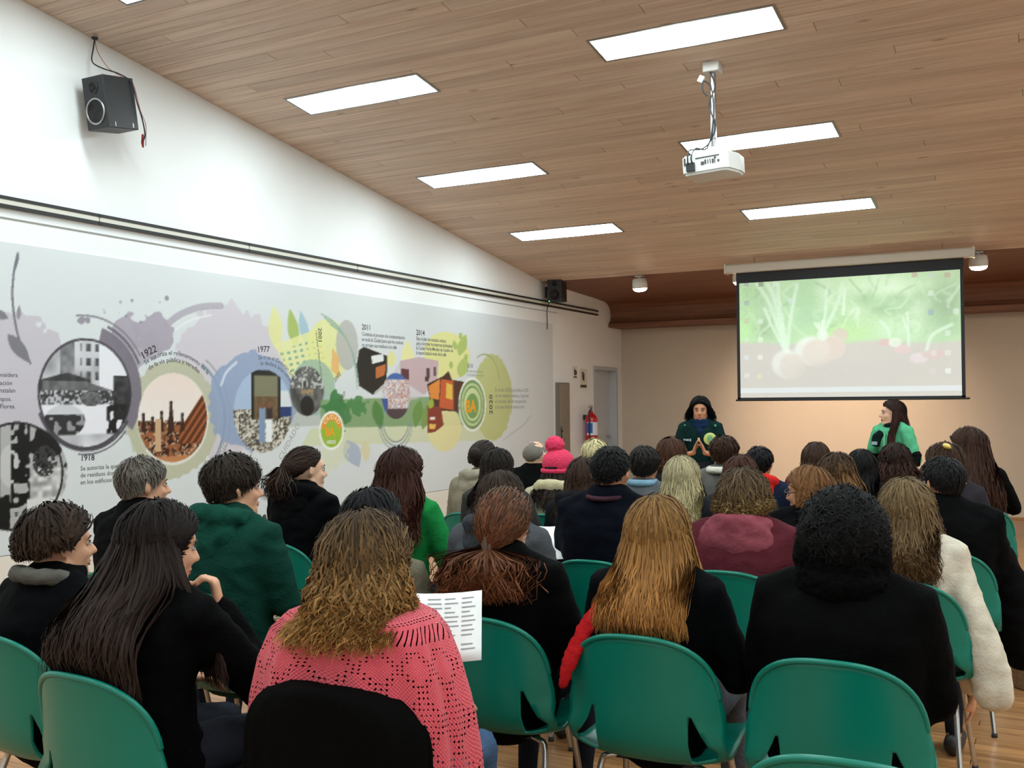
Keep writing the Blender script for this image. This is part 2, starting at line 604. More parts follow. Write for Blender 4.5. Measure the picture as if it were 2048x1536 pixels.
# ---------------------------------------------------------------- printed artwork, in metres on its own surface
MURAL=[('p', [(4.017, 1.565), (5.016, 1.6), (6.843, 1.562), (9.627, 1.614), (9.622, 1.271), (6.975, 1.334), (4.972, 1.319), (4.017, 1.442)], (165, 170, 160), 0.55), ('d', (4.051, 1.659), 0.467, 0.467, (196, 190, 200), 0.95, 0.05), ('d', (6.045, 1.702), 0.661, 0.617, (205, 198, 207), 0.95, 0.05), ('s', [(5.336, 2.115), (5.481, 2.207), (5.683, 2.276), (5.893, 2.301)], 0.026, (168, 160, 174), 0.8), ('s', [(5.408, 2.076), (5.581, 2.169), (5.787, 2.222)], 0.007, (232, 230, 235), 0.8), ('d', (4.982, 2.029), 0.12, 0.12, (168, 160, 174), 0.95, 0.22), ('d', (5.215, 2.057), 0.167, 0.167, (168, 160, 174), 0.95, 0.16), ('p', [(4.964, 1.951), (5.196, 2.07), (5.289, 1.929), (5.061, 1.777)], (168, 160, 174), 0.8), ('d', (4.922, 2.25), 0.011, 0.011, (140, 134, 146), 0.9, 0.3), ('d', (5.026, 2.269), 0.011, 0.011, (140, 134, 146), 0.9, 0.3), ('d', (5.342, 2.311), 0.018, 0.018, (140, 134, 146), 0.9, 0.3), ('d', (5.276, 2.276), 0.007, 0.007, (140, 134, 146), 0.9, 0.3), ('d', (5.101, 2.122), 0.018, 0.018, (140, 134, 146), 0.9, 0.3), ('d', (4.969, 2.155), 0.011, 0.011, (140, 134, 146), 0.9, 0.3), ('d', (4.787, 2.166), 0.007, 0.007, (140, 134, 146), 0.9, 0.3), ('d', (4.6, 2.102), 0.027, 0.027, (140, 134, 146), 0.9, 0.3), ('d', (4.648, 2.102), 0.02, 0.02, (140, 134, 146), 0.9, 0.3), ('d', (4.782, 2.183), 0.007, 0.007, (140, 134, 146), 0.9, 0.3), ('d', (5.197, 2.172), 0.011, 0.011, (140, 134, 146), 0.9, 0.3), ('s', [(4.129, 2.489), (4.101, 2.366), (4.091, 2.224), (4.105, 2.083), (4.14, 1.944), (4.218, 1.798)], 0.008, (118, 116, 126), 1), ('p', [(4.132, 2.496), (4.123, 2.48), (4.115, 2.464), (4.11, 2.448), (4.106, 2.432), (4.104, 2.416), (4.104, 2.399), (4.104, 2.383), (4.105, 2.366), (4.105, 2.366), (4.112, 2.382), (4.119, 2.398), (4.125, 2.414), (4.13, 2.43), (4.134, 2.447), (4.135, 2.463), (4.135, 2.479), (4.132, 2.496)], (110, 108, 118), 1), ('p', [(4.133, 2.069), (4.142, 2.081), (4.148, 2.093), (4.151, 2.105), (4.152, 2.117), (4.151, 2.129), (4.148, 2.141), (4.144, 2.153), (4.14, 2.165), (4.14, 2.165), (4.133, 2.153), (4.128, 2.141), (4.123, 2.129), (4.121, 2.117), (4.12, 2.105), (4.121, 2.093), (4.125, 2.081), (4.133, 2.069)], (140, 138, 146), 1), ('p', [(4.06, 1.977), (4.061, 1.941), (4.069, 1.911), (4.083, 1.884), (4.102, 1.862), (4.126, 1.843), (4.154, 1.826), (4.185, 1.811), (4.218, 1.798), (4.218, 1.798), (4.211, 1.83), (4.202, 1.861), (4.19, 1.889), (4.174, 1.915), (4.154, 1.937), (4.129, 1.955), (4.098, 1.969), (4.06, 1.977)], (122, 120, 128), 1), ('p', [(3.969, 2.105), (3.975, 2.087), (3.983, 2.075), (3.993, 2.067), (4.004, 2.063), (4.017, 2.062), (4.032, 2.064), (4.047, 2.068), (4.064, 2.074), (4.064, 2.074), (4.056, 2.087), (4.048, 2.099), (4.038, 2.109), (4.028, 2.116), (4.016, 2.12), (4.003, 2.119), (3.987, 2.115), (3.969, 2.105)], (122, 120, 128), 1), ('d', (5.407, 1.423), 0.435, 0.437, (186, 186, 160), 0.9, 0.03), ('d', (5.407, 1.423), 0.347, 0.34, (225, 223, 214), 1, 0.0), ('p', [(4.994, 1.564), (5.196, 1.636), (5.149, 1.205), (5.025, 1.193)], (186, 186, 160), 0.7), ('r', (4.648, 1.615), 0.351, 0.459, (120, 113, 126), 0.95, -35, 75), ('r', (4.648, 1.615), 0.472, 0.492, (95, 90, 100), 0.9, 25, 70), ('r', (4.648, 1.615), 0.513, 0.526, (120, 115, 125), 0.9, 30, 100), ('r', (4.648, 1.615), 0.378, 0.398, (70, 66, 74), 0.9, 200, 330), ('r', (4.648, 1.615), 0.411, 0.422, (90, 86, 94), 0.9, 260, 320), ('f', (4.64, 1.608), 0.372, 0.364, 'street'), ('r', (4.644, 1.608), 0.357, 0.374, (60, 57, 64), 0.9, 0, 360), ('f', (4.12, 1.088), 0.372, 0.335, 'dark'), ('r', (4.12, 1.088), 0.326, 0.341, (35, 33, 38), 1, 0, 360), ('f', (5.407, 1.431), 0.333, 0.326, 'crowd'), ('r', (5.44, 1.415), 0.475, 0.498, (110, 140, 150), 0.8, -40, 60), ('r', (5.46, 1.415), 0.521, 0.532, (130, 130, 135), 0.8, -50, 60), ('d', (6.266, 1.542), 0.498, 0.4, (140, 158, 190), 0.85, 0.04), ('s', [(5.891, 1.681), (5.946, 1.78), (6.056, 1.862)], 0.012, (215, 222, 235), 0.8), ('f', (6.372, 1.472), 0.347, 0.342, 'truck'), ('p', [(6.533, 1.982), (6.575, 2.033), (6.599, 2.083), (6.609, 2.132), (6.606, 2.179), (6.592, 2.226), (6.568, 2.271), (6.539, 2.315), (6.504, 2.358), (6.504, 2.358), (6.477, 2.308), (6.455, 2.258), (6.44, 2.21), (6.433, 2.162), (6.437, 2.115), (6.454, 2.07), (6.485, 2.026), (6.533, 1.982)], (224, 222, 160), 0.95), ('p', [(6.781, 2.014), (6.807, 2.062), (6.82, 2.107), (6.82, 2.151), (6.81, 2.192), (6.791, 2.232), (6.765, 2.271), (6.734, 2.308), (6.699, 2.344), (6.699, 2.344), (6.684, 2.299), (6.674, 2.254), (6.668, 2.21), (6.67, 2.168), (6.68, 2.127), (6.701, 2.088), (6.734, 2.05), (6.781, 2.014)], (165, 185, 100), 0.95), ('p', [(6.926, 2.043), (6.946, 2.086), (6.953, 2.127), (6.951, 2.167), (6.94, 2.204), (6.921, 2.241), (6.896, 2.276), (6.867, 2.309), (6.835, 2.342), (6.835, 2.342), (6.826, 2.301), (6.82, 2.26), (6.818, 2.22), (6.822, 2.182), (6.834, 2.145), (6.854, 2.109), (6.884, 2.075), (6.926, 2.043)], (160, 190, 205), 0.9), ('p', [(6.496, 2.023), (7.119, 2.208), (7.313, 1.607), (6.779, 1.67)], (228, 228, 160), 0.85), ('o', [(6.564, 1.971), (7.118, 2.132), (7.221, 1.778), (6.766, 1.7)], (120, 165, 150)), ('d', (7.223, 2.012), 0.299, 0.279, (226, 226, 150), 0.8, 0.0), ('d', (7.493, 2.069), 0.165, 0.231, (180, 180, 176), 0.9, 0.0), ('d', (7.012, 1.672), 0.3, 0.247, (150, 180, 165), 0.8, 0.0), ('s', [(7.12, 2.328), (7.347, 2.245), (7.553, 2.026), (7.642, 1.748)], 0.007, (140, 170, 155), 0.8), ('s', [(7.161, 2.3), (7.383, 2.211), (7.575, 1.989), (7.642, 1.72)], 0.007, (140, 170, 155), 0.8), ('s', [(7.203, 2.272), (7.419, 2.176), (7.598, 1.953), (7.641, 1.692)], 0.007, (140, 170, 155), 0.8), ('s', [(7.246, 2.243), (7.456, 2.141), (7.62, 1.916), (7.641, 1.664)], 0.007, (140, 170, 155), 0.8), ('p', [(7.273, 2.036), (7.374, 1.95), (7.372, 1.767), (7.257, 1.832)], (228, 180, 110), 0.9), ('f', (6.924, 1.641), 0.228, 0.218, 'lorry'), ('p', [(7.1, 1.562), (9.627, 1.603), (9.677, 1.281), (7.112, 1.313)], (120, 155, 105), 0.85), ('p', [(6.975, 1.317), (10.304, 1.267), (10.302, 1.092), (6.841, 1.164)], (205, 210, 165), 0.7), ('d', (7.312, 1.48), 0.154, 0.154, (52, 120, 62), 0.9, 0.25), ('d', (7.625, 1.515), 0.112, 0.112, (70, 130, 72), 0.9, 0.35), ('d', (7.472, 1.387), 0.083, 0.083, (70, 125, 75), 0.9, 0.35), ('p', [(7.471, 1.194), (7.435, 1.146), (7.422, 1.104), (7.429, 1.068), (7.452, 1.035), (7.49, 1.005), (7.54, 0.978), (7.599, 0.953), (7.666, 0.929), (7.666, 0.929), (7.683, 0.972), (7.694, 1.014), (7.696, 1.054), (7.685, 1.091), (7.66, 1.124), (7.617, 1.153), (7.555, 1.176), (7.471, 1.194)], (165, 175, 195), 0.85), ('p', [(7.761, 1.183), (7.726, 1.157), (7.705, 1.131), (7.697, 1.104), (7.698, 1.078), (7.708, 1.051), (7.725, 1.024), (7.748, 0.997), (7.775, 0.97), (7.775, 0.97), (7.799, 0.996), (7.818, 1.022), (7.832, 1.049), (7.839, 1.075), (7.837, 1.102), (7.825, 1.129), (7.8, 1.156), (7.761, 1.183)], (214, 205, 160), 0.8), ('d', (7.287, 1.11), 0.181, 0.181, (215, 218, 180), 0.6, 0.2), ('d', (9.184, 1.249), 0.342, 0.24, (226, 218, 160), 0.9, 0.0), ('p', [(7.924, 1.561), (7.891, 1.52), (7.874, 1.481), (7.873, 1.443), (7.884, 1.407), (7.907, 1.372), (7.938, 1.338), (7.976, 1.304), (8.02, 1.271), (8.02, 1.271), (8.039, 1.31), (8.054, 1.349), (8.062, 1.388), (8.061, 1.426), (8.048, 1.462), (8.023, 1.497), (7.982, 1.53), (7.924, 1.561)], (80, 130, 70), 1), ('p', [(8.705, 1.56), (8.646, 1.529), (8.605, 1.496), (8.579, 1.462), (8.567, 1.427), (8.566, 1.39), (8.574, 1.353), (8.59, 1.314), (8.61, 1.275), (8.61, 1.275), (8.654, 1.306), (8.693, 1.339), (8.725, 1.372), (8.748, 1.407), (8.76, 1.443), (8.758, 1.48), (8.741, 1.519), (8.705, 1.56)], (100, 145, 75), 1), ('p', [(8.932, 1.56), (8.861, 1.529), (8.807, 1.496), (8.77, 1.46), (8.745, 1.422), (8.732, 1.381), (8.728, 1.339), (8.731, 1.295), (8.739, 1.251), (8.739, 1.251), (8.794, 1.282), (8.845, 1.315), (8.89, 1.35), (8.925, 1.386), (8.949, 1.425), (8.96, 1.467), (8.955, 1.512), (8.932, 1.56)], (120, 150, 80), 1), ('r', (8.273, 1.372), 0.218, 0.233, (120, 140, 145), 0.9, 190, 350), ('r', (8.273, 1.372), 0.257, 0.272, (120, 140, 145), 0.9, 190, 350), ('r', (8.273, 1.372), 0.297, 0.307, (130, 145, 150), 0.9, 190, 350), ('p', [(8.176, 1.88), (8.22, 1.9), (8.249, 1.921), (8.266, 1.943), (8.27, 1.964), (8.266, 1.986), (8.253, 2.009), (8.235, 2.031), (8.212, 2.054), (8.212, 2.054), (8.18, 2.033), (8.153, 2.012), (8.132, 1.99), (8.118, 1.969), (8.114, 1.948), (8.121, 1.926), (8.141, 1.903), (8.176, 1.88)], (224, 222, 150), 0.9), ('p', [(8.498, 1.838), (8.556, 1.882), (8.591, 1.926), (8.607, 1.968), (8.604, 2.01), (8.587, 2.05), (8.558, 2.089), (8.519, 2.128), (8.475, 2.166), (8.475, 2.166), (8.437, 2.122), (8.405, 2.079), (8.382, 2.036), (8.371, 1.995), (8.375, 1.954), (8.395, 1.915), (8.435, 1.876), (8.498, 1.838)], (230, 226, 160), 0.9), ('d', (9.245, 2.033), 0.468, 0.259, (222, 222, 150), 0.95, 0.0), ('d', (8.542, 1.763), 0.326, 0.203, (205, 195, 205), 0.6, 0.0), ('p', [(9.484, 2.042), (9.55, 2.067), (9.599, 2.094), (9.632, 2.124), (9.652, 2.155), (9.66, 2.188), (9.659, 2.222), (9.65, 2.257), (9.637, 2.292), (9.637, 2.292), (9.585, 2.264), (9.538, 2.236), (9.499, 2.207), (9.469, 2.177), (9.45, 2.146), (9.445, 2.113), (9.456, 2.079), (9.484, 2.042)], (170, 190, 110), 1), ('p', [(9.421, 2.105), (9.442, 2.123), (9.452, 2.139), (9.453, 2.154), (9.447, 2.168), (9.434, 2.18), (9.417, 2.191), (9.395, 2.202), (9.371, 2.212), (9.371, 2.212), (9.359, 2.195), (9.35, 2.179), (9.345, 2.164), (9.346, 2.15), (9.352, 2.136), (9.366, 2.124), (9.389, 2.114), (9.421, 2.105)], (170, 190, 110), 1), ('d', (9.518, 2.264), 0.039, 0.039, (170, 190, 110), 1, 0.0), ('p', [(9.502, 1.806), (9.576, 1.829), (9.63, 1.854), (9.664, 1.883), (9.681, 1.913), (9.684, 1.945), (9.675, 1.978), (9.657, 2.013), (9.633, 2.048), (9.633, 2.048), (9.576, 2.021), (9.526, 1.995), (9.485, 1.968), (9.455, 1.939), (9.439, 1.909), (9.44, 1.878), (9.46, 1.843), (9.502, 1.806)], (175, 195, 115), 1), ('d', (9.633, 2.036), 0.033, 0.033, (165, 188, 105), 1, 0.0), ('d', (9.316, 1.938), 0.038, 0.038, (165, 188, 105), 1, 0.0), ('d', (10.25, 1.587), 0.464, 0.5, (190, 196, 130), 0.95, 0.02), ('r', (10.053, 1.73), 0.344, 0.361, (150, 165, 110), 0.8, 10, 120), ('p', [(7.675, 2.031), (7.753, 2.063), (8.127, 1.991), (8.116, 1.746), (7.892, 1.609), (7.672, 1.693), (7.635, 1.889)], (28, 30, 30), 1), ('p', [(7.864, 1.982), (8.06, 2.008), (8.076, 1.941), (7.879, 1.905)], (225, 228, 228), 1), ('p', [(7.935, 1.874), (8.101, 1.912), (8.091, 1.805), (7.934, 1.763)], (190, 110, 60), 1), ('p', [(7.909, 1.633), (8.065, 1.716), (8.09, 1.697), (7.925, 1.609)], (190, 190, 180), 1), ('p', [(8.34, 1.949), (8.692, 2.002), (9.064, 1.973), (9.032, 1.745), (8.78, 1.612), (8.364, 1.76)], (196, 172, 178), 1), ('p', [(8.366, 1.875), (8.508, 1.869), (8.506, 1.763), (8.365, 1.775)], (90, 50, 60), 1), ('p', [(8.831, 1.893), (8.888, 1.894), (8.887, 1.79), (8.83, 1.789)], (70, 55, 60), 1), ('p', [(8.966, 1.907), (9.014, 1.908), (9.013, 1.813), (8.964, 1.812)], (70, 55, 60), 1), ('p', [(8.801, 1.799), (8.878, 1.8), (8.867, 1.748), (8.801, 1.757)], (60, 50, 55), 1), ('f', (8.276, 1.6), 0.242, 0.228, 'bottles'), ('p', [(8.838, 1.726), (9.162, 1.816), (9.263, 1.872), (9.334, 1.776), (9.501, 1.768), (9.629, 1.753), (9.645, 1.381), (9.36, 1.44), (9.058, 1.443), (8.894, 1.56)], (60, 34, 28), 1), ('p', [(8.867, 1.706), (9.091, 1.783), (9.069, 1.56), (8.894, 1.581)], (224, 138, 60), 1), ('p', [(9.111, 1.783), (9.365, 1.766), (9.361, 1.451), (9.068, 1.475)], (196, 88, 50), 1), ('p', [(9.211, 1.747), (9.344, 1.722), (9.341, 1.559), (9.209, 1.581)], (228, 190, 80), 1), ('p', [(8.845, 1.518), (9.107, 1.48), (9.155, 1.293), (8.986, 1.223), (8.842, 1.217)], (130, 46, 36), 1), ('p', [(8.893, 1.466), (8.927, 1.477), (8.951, 1.489), (8.964, 1.503), (8.969, 1.517), (8.968, 1.533), (8.96, 1.548), (8.948, 1.564), (8.932, 1.581), (8.932, 1.581), (8.907, 1.568), (8.885, 1.556), (8.868, 1.543), (8.856, 1.529), (8.851, 1.515), (8.855, 1.5), (8.868, 1.483), (8.893, 1.466)], (150, 175, 70), 1), ('p', [(8.892, 1.382), (8.988, 1.381), (8.988, 1.349), (8.891, 1.351)], (230, 225, 215), 1), ('p', [(8.881, 1.31), (9.007, 1.307), (8.987, 1.255), (8.88, 1.257)], (230, 190, 90), 1), ('d', (7.26, 1.287), 0.176, 0.176, (240, 242, 236), 1, 0.0), ('d', (7.26, 1.287), 0.153, 0.153, (150, 185, 60), 1, 0.0), ('r', (7.26, 1.287), 0.09, 0.153, (228, 150, 60), 1, 10, 170), ('d', (9.768, 1.508), 0.303, 0.303, (240, 242, 236), 1, 0.0), ('d', (9.768, 1.508), 0.275, 0.275, (112, 150, 95), 1, 0.0), ('d', (9.768, 1.508), 0.241, 0.241, (196, 212, 160), 1, 0.0), ('d', (9.768, 1.508), 0.213, 0.213, (120, 160, 100), 1, 0.0), ('d', (9.768, 1.508), 0.185, 0.185, (205, 218, 165), 1, 0.0), ('d', (9.767, 1.492), 0.14, 0.14, (110, 158, 90), 1, 0.0), ('s', [(11.201, 1.37), (10.997, 1.251), (10.672, 1.15), (10.483, 1.085)], 0.012, (190, 196, 200), 0.8)]
TEXTS=[('ad considera', (3.924, 1.709), 0.028, 0, (84, 84, 92), 0.2, 1.0, None), ('ración', (3.99, 1.658), 0.028, 0, (84, 84, 92), 0.2, 1.0, None), ('e instalan', (3.963, 1.612), 0.028, 0, (84, 84, 92), 0.2, 1.0, None), ('mpos.', (3.99, 1.559), 0.028, 0, (84, 84, 92), 0.2, 1.0, None), ('a Flores.', (3.977, 1.513), 0.028, 0, (84, 84, 92), 0.2, 1.0, None), ('1918', (4.592, 1.157), 0.04, 0, (50, 50, 55), 0.6, 1.0, None), ('Se autoriza la quema', (4.592, 1.093), 0.03, 0, (84, 84, 92), 0.2, 1.0, None), ('de residuos domiciliarios', (4.592, 1.047), 0.03, 0, (84, 84, 92), 0.2, 1.0, None), ('en los edificios', (4.592, 1.0), 0.03, 0, (84, 84, 92), 0.2, 1.0, None), ('1922', (5.407, 1.423), 0.052, 124, (50, 50, 55), 0.6, 1, 0.518), ('Se autoriza el rellenamiento de la', (5.407, 1.423), 0.034, 124, (84, 84, 92), 0.25, 1, 0.474), ('de la vía pública y veredas', (5.407, 1.423), 0.034, 123, (84, 84, 92), 0.25, 1, 0.422), ('1977', (6.402, 1.472), 0.05, 102, (60, 60, 66), 0.5, 1, 0.488), ('Se crea el Cinturón Ecológico y se', (6.402, 1.472), 0.034, 102, (95, 100, 110), 0.2, 1, 0.43), ('lo declara área verde', (6.402, 1.472), 0.034, 100, (95, 100, 110), 0.2, 1, 0.38), ('2011', (7.716, 2.226), 0.052, 0, (70, 70, 74), 0.6, 1.0, None), ('Continúa el proceso de contenerización', (7.715, 2.169), 0.036, 0, (105, 105, 110), 0.25, 0.88, None), ('en toda la Ciudad para que los vecinos', (7.715, 2.118), 0.036, 0, (105, 105, 110), 0.25, 0.88, None), ('no arrojen sus residuos a la calle', (7.714, 2.066), 0.036, 0, (105, 105, 110), 0.25, 0.88, None), ('2014', (8.639, 2.226), 0.056, 0, (70, 70, 74), 0.6, 1.0, None), ('Bajo el plan de reciclado urbano', (8.638, 2.174), 0.038, 0, (110, 112, 112), 0.25, 0.85, None), ('para concretar los sistemas de limpieza', (8.638, 2.126), 0.038, 0, (110, 112, 112), 0.25, 0.85, None), ('la Ciudad Verde Modelo de Gestión de', (8.637, 2.077), 0.038, 0, (110, 112, 112), 0.25, 0.85, None), ('la basura hacia la meta de la calle', (8.636, 2.028), 0.038, 0, (110, 112, 112), 0.25, 0.85, None), ('2018', (9.653, 1.92), 0.044, 0, (110, 115, 105), 0.4, 1.0, None), ('la nueva etapa busca', (9.652, 1.87), 0.03, 0, (150, 158, 135), 0.15, 1.0, None), ('el reciclado en origen', (9.652, 1.826), 0.03, 0, (150, 158, 135), 0.15, 1.0, None), ('2001', (7.077, 2.205), 0.048, -88, (70, 72, 74), 0.5, 1.0, None), ('residuos urbanos sólidos', (7.036, 2.172), 0.03, -80, (110, 115, 110), 0.2, 1.0, None), ('2002', (7.314, 1.72), 0.04, 42, (90, 95, 95), 0.3, 1.0, None), ('2007', (7.385, 1.534), 0.042, 42, (80, 100, 85), 0.3, 1.0, None), ('2020', (10.223, 1.39), 0.076, 90, (60, 62, 60), 0.7, 1.1, None), ('En el año 2020 se prohíbe el 50%', (10.287, 1.657), 0.044, 0, (135, 140, 130), 0.2, 1.0, None), ('de los residuos urbanos, logrando', (10.286, 1.59), 0.044, 0, (135, 140, 130), 0.2, 1.0, None), ('el reciclado de los recuperados', (10.285, 1.523), 0.044, 0, (135, 140, 130), 0.2, 1.0, None), ('y la meta final de basura cero', (10.283, 1.456), 0.044, 0, (135, 140, 130), 0.2, 1.0, None), ('BARRIO', (5.783, 1.031), 0.05, 46, (165, 165, 165), 0, 1.1, None), ('CUIDADO', (6.584, 1.049), 0.054, 50, (165, 165, 165), 0, 1.1, None), ('CIUDAD', (7.26, 1.287), 0.038, 150, (250, 235, 190), 0.5, 1.1, 0.104), ('BA', (7.168, 1.24), 0.076, 0, (240, 160, 40), 1.2, 0.95, None), ('VERDE', (7.181, 1.168), 0.032, 0, (240, 245, 235), 0.5, 1.0, None), ('BA', (9.614, 1.426), 0.132, 0, (238, 165, 40), 1.6, 0.95, None)]
SCREEN=[('b', (-1.91, 2.753), 1.535, 0.716, (185, 225, 165), 0.9), ('b', (-2.962, 2.736), 0.222, 0.307, (150, 200, 130), 0.8), ('b', (-3.0, 2.324), 0.188, 0.222, (165, 225, 135), 0.9), ('b', (-2.798, 2.562), 0.205, 0.341, (150, 190, 140), 0.7), ('b', (-2.315, 2.617), 0.392, 0.443, (140, 190, 135), 0.8), ('b', (-2.802, 2.316), 0.153, 0.136, (120, 155, 110), 0.7), ('b', (-1.856, 2.339), 0.512, 0.222, (150, 195, 130), 0.7), ('b', (-1.704, 2.395), 0.239, 0.153, (185, 220, 165), 0.7), ('b', (-1.555, 2.481), 0.205, 0.102, (120, 165, 115), 0.7), ('b', (-1.263, 2.558), 0.273, 0.188, (135, 180, 125), 0.7), ('b', (-0.981, 2.467), 0.273, 0.341, (130, 170, 120), 0.8), ('b', (-0.938, 2.51), 0.136, 0.205, (115, 150, 110), 0.6), ('b', (-1.581, 2.732), 0.443, 0.171, (205, 240, 190), 0.95), ('b', (-1.478, 2.695), 0.273, 0.102, (215, 245, 205), 0.9), ('b', (-1.436, 2.584), 0.119, 0.051, (140, 180, 130), 0.7), ('b', (-1.732, 2.585), 0.153, 0.102, (130, 175, 120), 0.7), ('b', (-1.933, 2.248), 0.341, 0.119, (170, 220, 130), 0.7), ('b', (-2.157, 2.72), 0.102, 0.256, (205, 230, 195), 0.6), ('b', (-2.318, 2.424), 0.205, 0.102, (150, 195, 150), 0.7), ('b', (-1.368, 2.256), 0.222, 0.119, (190, 225, 185), 0.7), ('b', (-1.221, 2.449), 0.102, 0.136, (205, 230, 200), 0.6), ('b', (-1.558, 2.263), 0.102, 0.119, (190, 225, 180), 0.6), ('b', (-1.854, 2.465), 0.136, 0.068, (195, 225, 185), 0.6), ('soil', [(-3.086, 2.178), (-2.48, 2.14), (-1.904, 2.136), (-1.56, 2.155), (-1.269, 2.113), (-0.806, 2.112)], (186, 176, 170)), ('l', [(-2.577, 2.07), (-2.67, 2.375), (-2.749, 2.609), (-2.878, 2.814)], 0.034, (205, 232, 205), 0.85), ('l', [(-2.577, 2.07), (-2.637, 2.407), (-2.699, 2.671), (-2.762, 2.806)], 0.038, (205, 232, 205), 0.85), ('l', [(-2.569, 2.07), (-2.59, 2.307), (-2.635, 2.586), (-2.648, 2.799)], 0.031, (205, 232, 205), 0.85), ('l', [(-2.553, 2.07), (-2.525, 2.369), (-2.474, 2.626), (-2.44, 2.786)], 0.031, (205, 232, 205), 0.85), ('l', [(-2.585, 2.079), (-2.704, 2.311), (-2.799, 2.545)], 0.024, (205, 232, 205), 0.85), ('l', [(-2.179, 2.226), (-2.084, 2.413), (-2.004, 2.6), (-1.956, 2.772)], 0.031, (205, 232, 205), 0.85), ('l', [(-2.179, 2.226), (-2.145, 2.48), (-2.126, 2.718)], 0.024, (205, 232, 205), 0.85), ('l', [(-1.313, 2.084), (-1.31, 2.253), (-1.322, 2.423)], 0.024, (205, 232, 205), 0.85), ('l', [(-1.142, 2.017), (-1.083, 2.183), (-0.9, 2.281)], 0.027, (205, 232, 205), 0.85), ('l', [(-1.325, 2.254), (-1.366, 2.379)], 0.017, (205, 232, 205), 0.85), ('l', [(-1.487, 2.121), (-1.514, 2.262), (-1.586, 2.343)], 0.02, (205, 232, 205), 0.85), ('l', [(-2.256, 2.357), (-2.179, 2.226)], 0.02, (225, 240, 225), 0.8), ('l', [(-2.217, 2.355), (-2.179, 2.226)], 0.02, (225, 240, 225), 0.8), ('l', [(-2.177, 2.377), (-2.179, 2.226)], 0.02, (225, 240, 225), 0.8), ('l', [(-1.961, 2.439), (-1.942, 2.707)], 0.02, (225, 240, 225), 0.8), ('e', (-1.994, 2.218), 0.085, 0.077, (204, 176, 166), 0.8), ('e', (-2.096, 2.087), 0.153, 0.136, (214, 200, 192), 0.8), ('e', (-2.065, 2.078), 0.128, 0.123, (205, 180, 170), 0.8), ('e', (-2.299, 2.061), 0.188, 0.162, (226, 228, 222), 0.8), ('e', (-2.237, 2.035), 0.162, 0.153, (207, 188, 176), 0.8), ('e', (-2.571, 1.924), 0.162, 0.162, (228, 230, 224), 0.8), ('e', (-2.499, 1.898), 0.145, 0.145, (207, 190, 178), 0.8), ('e', (-2.179, 2.226), 0.06, 0.06, (215, 235, 215), 0.8), ('e', (-1.371, 2.047), 0.085, 0.048, (214, 172, 180), 0.8), ('e', (-1.545, 2.123), 0.068, 0.038, (205, 160, 160), 0.8), ('e', (-1.215, 1.95), 0.094, 0.055, (226, 200, 215), 0.8), ('e', (-1.072, 1.984), 0.119, 0.051, (200, 165, 165), 0.8), ('e', (-1.443, 2.119), 0.068, 0.051, (215, 225, 205), 0.8), ('b', (-1.939, 1.805), 1.535, 0.205, (178, 170, 166), 0.6), ('bar', 1.663, 1.61, (205, 215, 225)), ('i', (-2.994, 2.821), (120, 120, 170)), ('i', (-2.836, 2.811), (60, 70, 60)), ('i', (-2.678, 2.804), (225, 235, 245)), ('i', (-2.996, 2.614), (120, 125, 170)), ('i', (-2.514, 2.612), (200, 215, 235)), ('i', (-2.999, 2.415), (190, 160, 140)), ('i', (-2.846, 2.403), (230, 240, 232)), ('i', (-3.002, 2.208), (205, 215, 205)), ('i', (-2.849, 2.202), (230, 240, 225)), ('i', (-3.004, 2.009), (200, 215, 230)), ('i', (-2.852, 2.002), (235, 240, 215)), ('i', (-3.007, 1.803), (205, 215, 210)), ('i', (-2.861, 1.795), (220, 200, 150)), ('i', (-1.245, 2.811), (170, 120, 110)), ('i', (-1.088, 2.8), (190, 200, 205)), ('i', (-0.934, 2.79), (175, 120, 110)), ('i', (-1.091, 2.61), (230, 240, 235)), ('i', (-1.094, 2.415), (110, 125, 175)), ('i', (-0.936, 2.2), (215, 225, 230)), ('i', (-0.939, 1.996), (205, 215, 205)), ('i', (-1.072, 2.0), (200, 205, 215)), ('i', (-1.086, 1.81), (200, 180, 190)), ('i', (-0.938, 1.811), (232, 240, 240)), ('i', (-0.856, 2.415), (225, 235, 230))]
# ================================================================ mural on the left wall
MY0, MY1, MZ0, MZ1 = 1.6, 11.84, 0.603, 2.55
nrng = np.random.default_rng(7)
def vnoise(shape_uv, seed, freq):
    """smooth value noise at (u,v) arrays"""
    u, v = shape_uv
    r = np.random.default_rng(seed)
    N = 64
    tab = r.random((N, N))
    x, y = u * freq, v * freq
    xi, yi = np.floor(x).astype(int), np.floor(y).astype(int)
    fx, fy = x - xi, y - yi
    fx, fy = fx * fx * (3 - 2 * fx), fy * fy * (3 - 2 * fy)
    a = tab[yi % N, xi % N]; b = tab[yi % N, (xi + 1) % N]
    c = tab[(yi + 1) % N, xi % N]; d = tab[(yi + 1) % N, (xi + 1) % N]
    return (a * (1 - fx) + b * fx) * (1 - fy) + (c * (1 - fx) + d * fx) * fy

def in_poly(px, py, pts):
    ins = np.zeros(px.shape, bool)
    n = len(pts)
    for i in range(n):
        x0, y0 = pts[i]
        x1, y1 = pts[(i + 1) % n]
        c = (y0 > py) != (y1 > py)
        with np.errstate(divide='ignore', invalid='ignore'):
            xx = (x1 - x0) * (py - y0) / (y1 - y0 if y1 != y0 else 1e-9) + x0
        ins ^= c & (px < xx)
    return ins

def seg_dist(px, py, pts):
    d = np.full(px.shape, 1e9)
    for (x0, y0), (x1, y1) in zip(pts[:-1], pts[1:]):
        dx, dy = x1 - x0, y1 - y0
        t = np.clip(((px - x0) * dx + (py - y0) * dy) / (dx * dx + dy * dy + 1e-12), 0, 1)
        d = np.minimum(d, np.hypot(px - x0 - t * dx, py - y0 - t * dy))
    return d

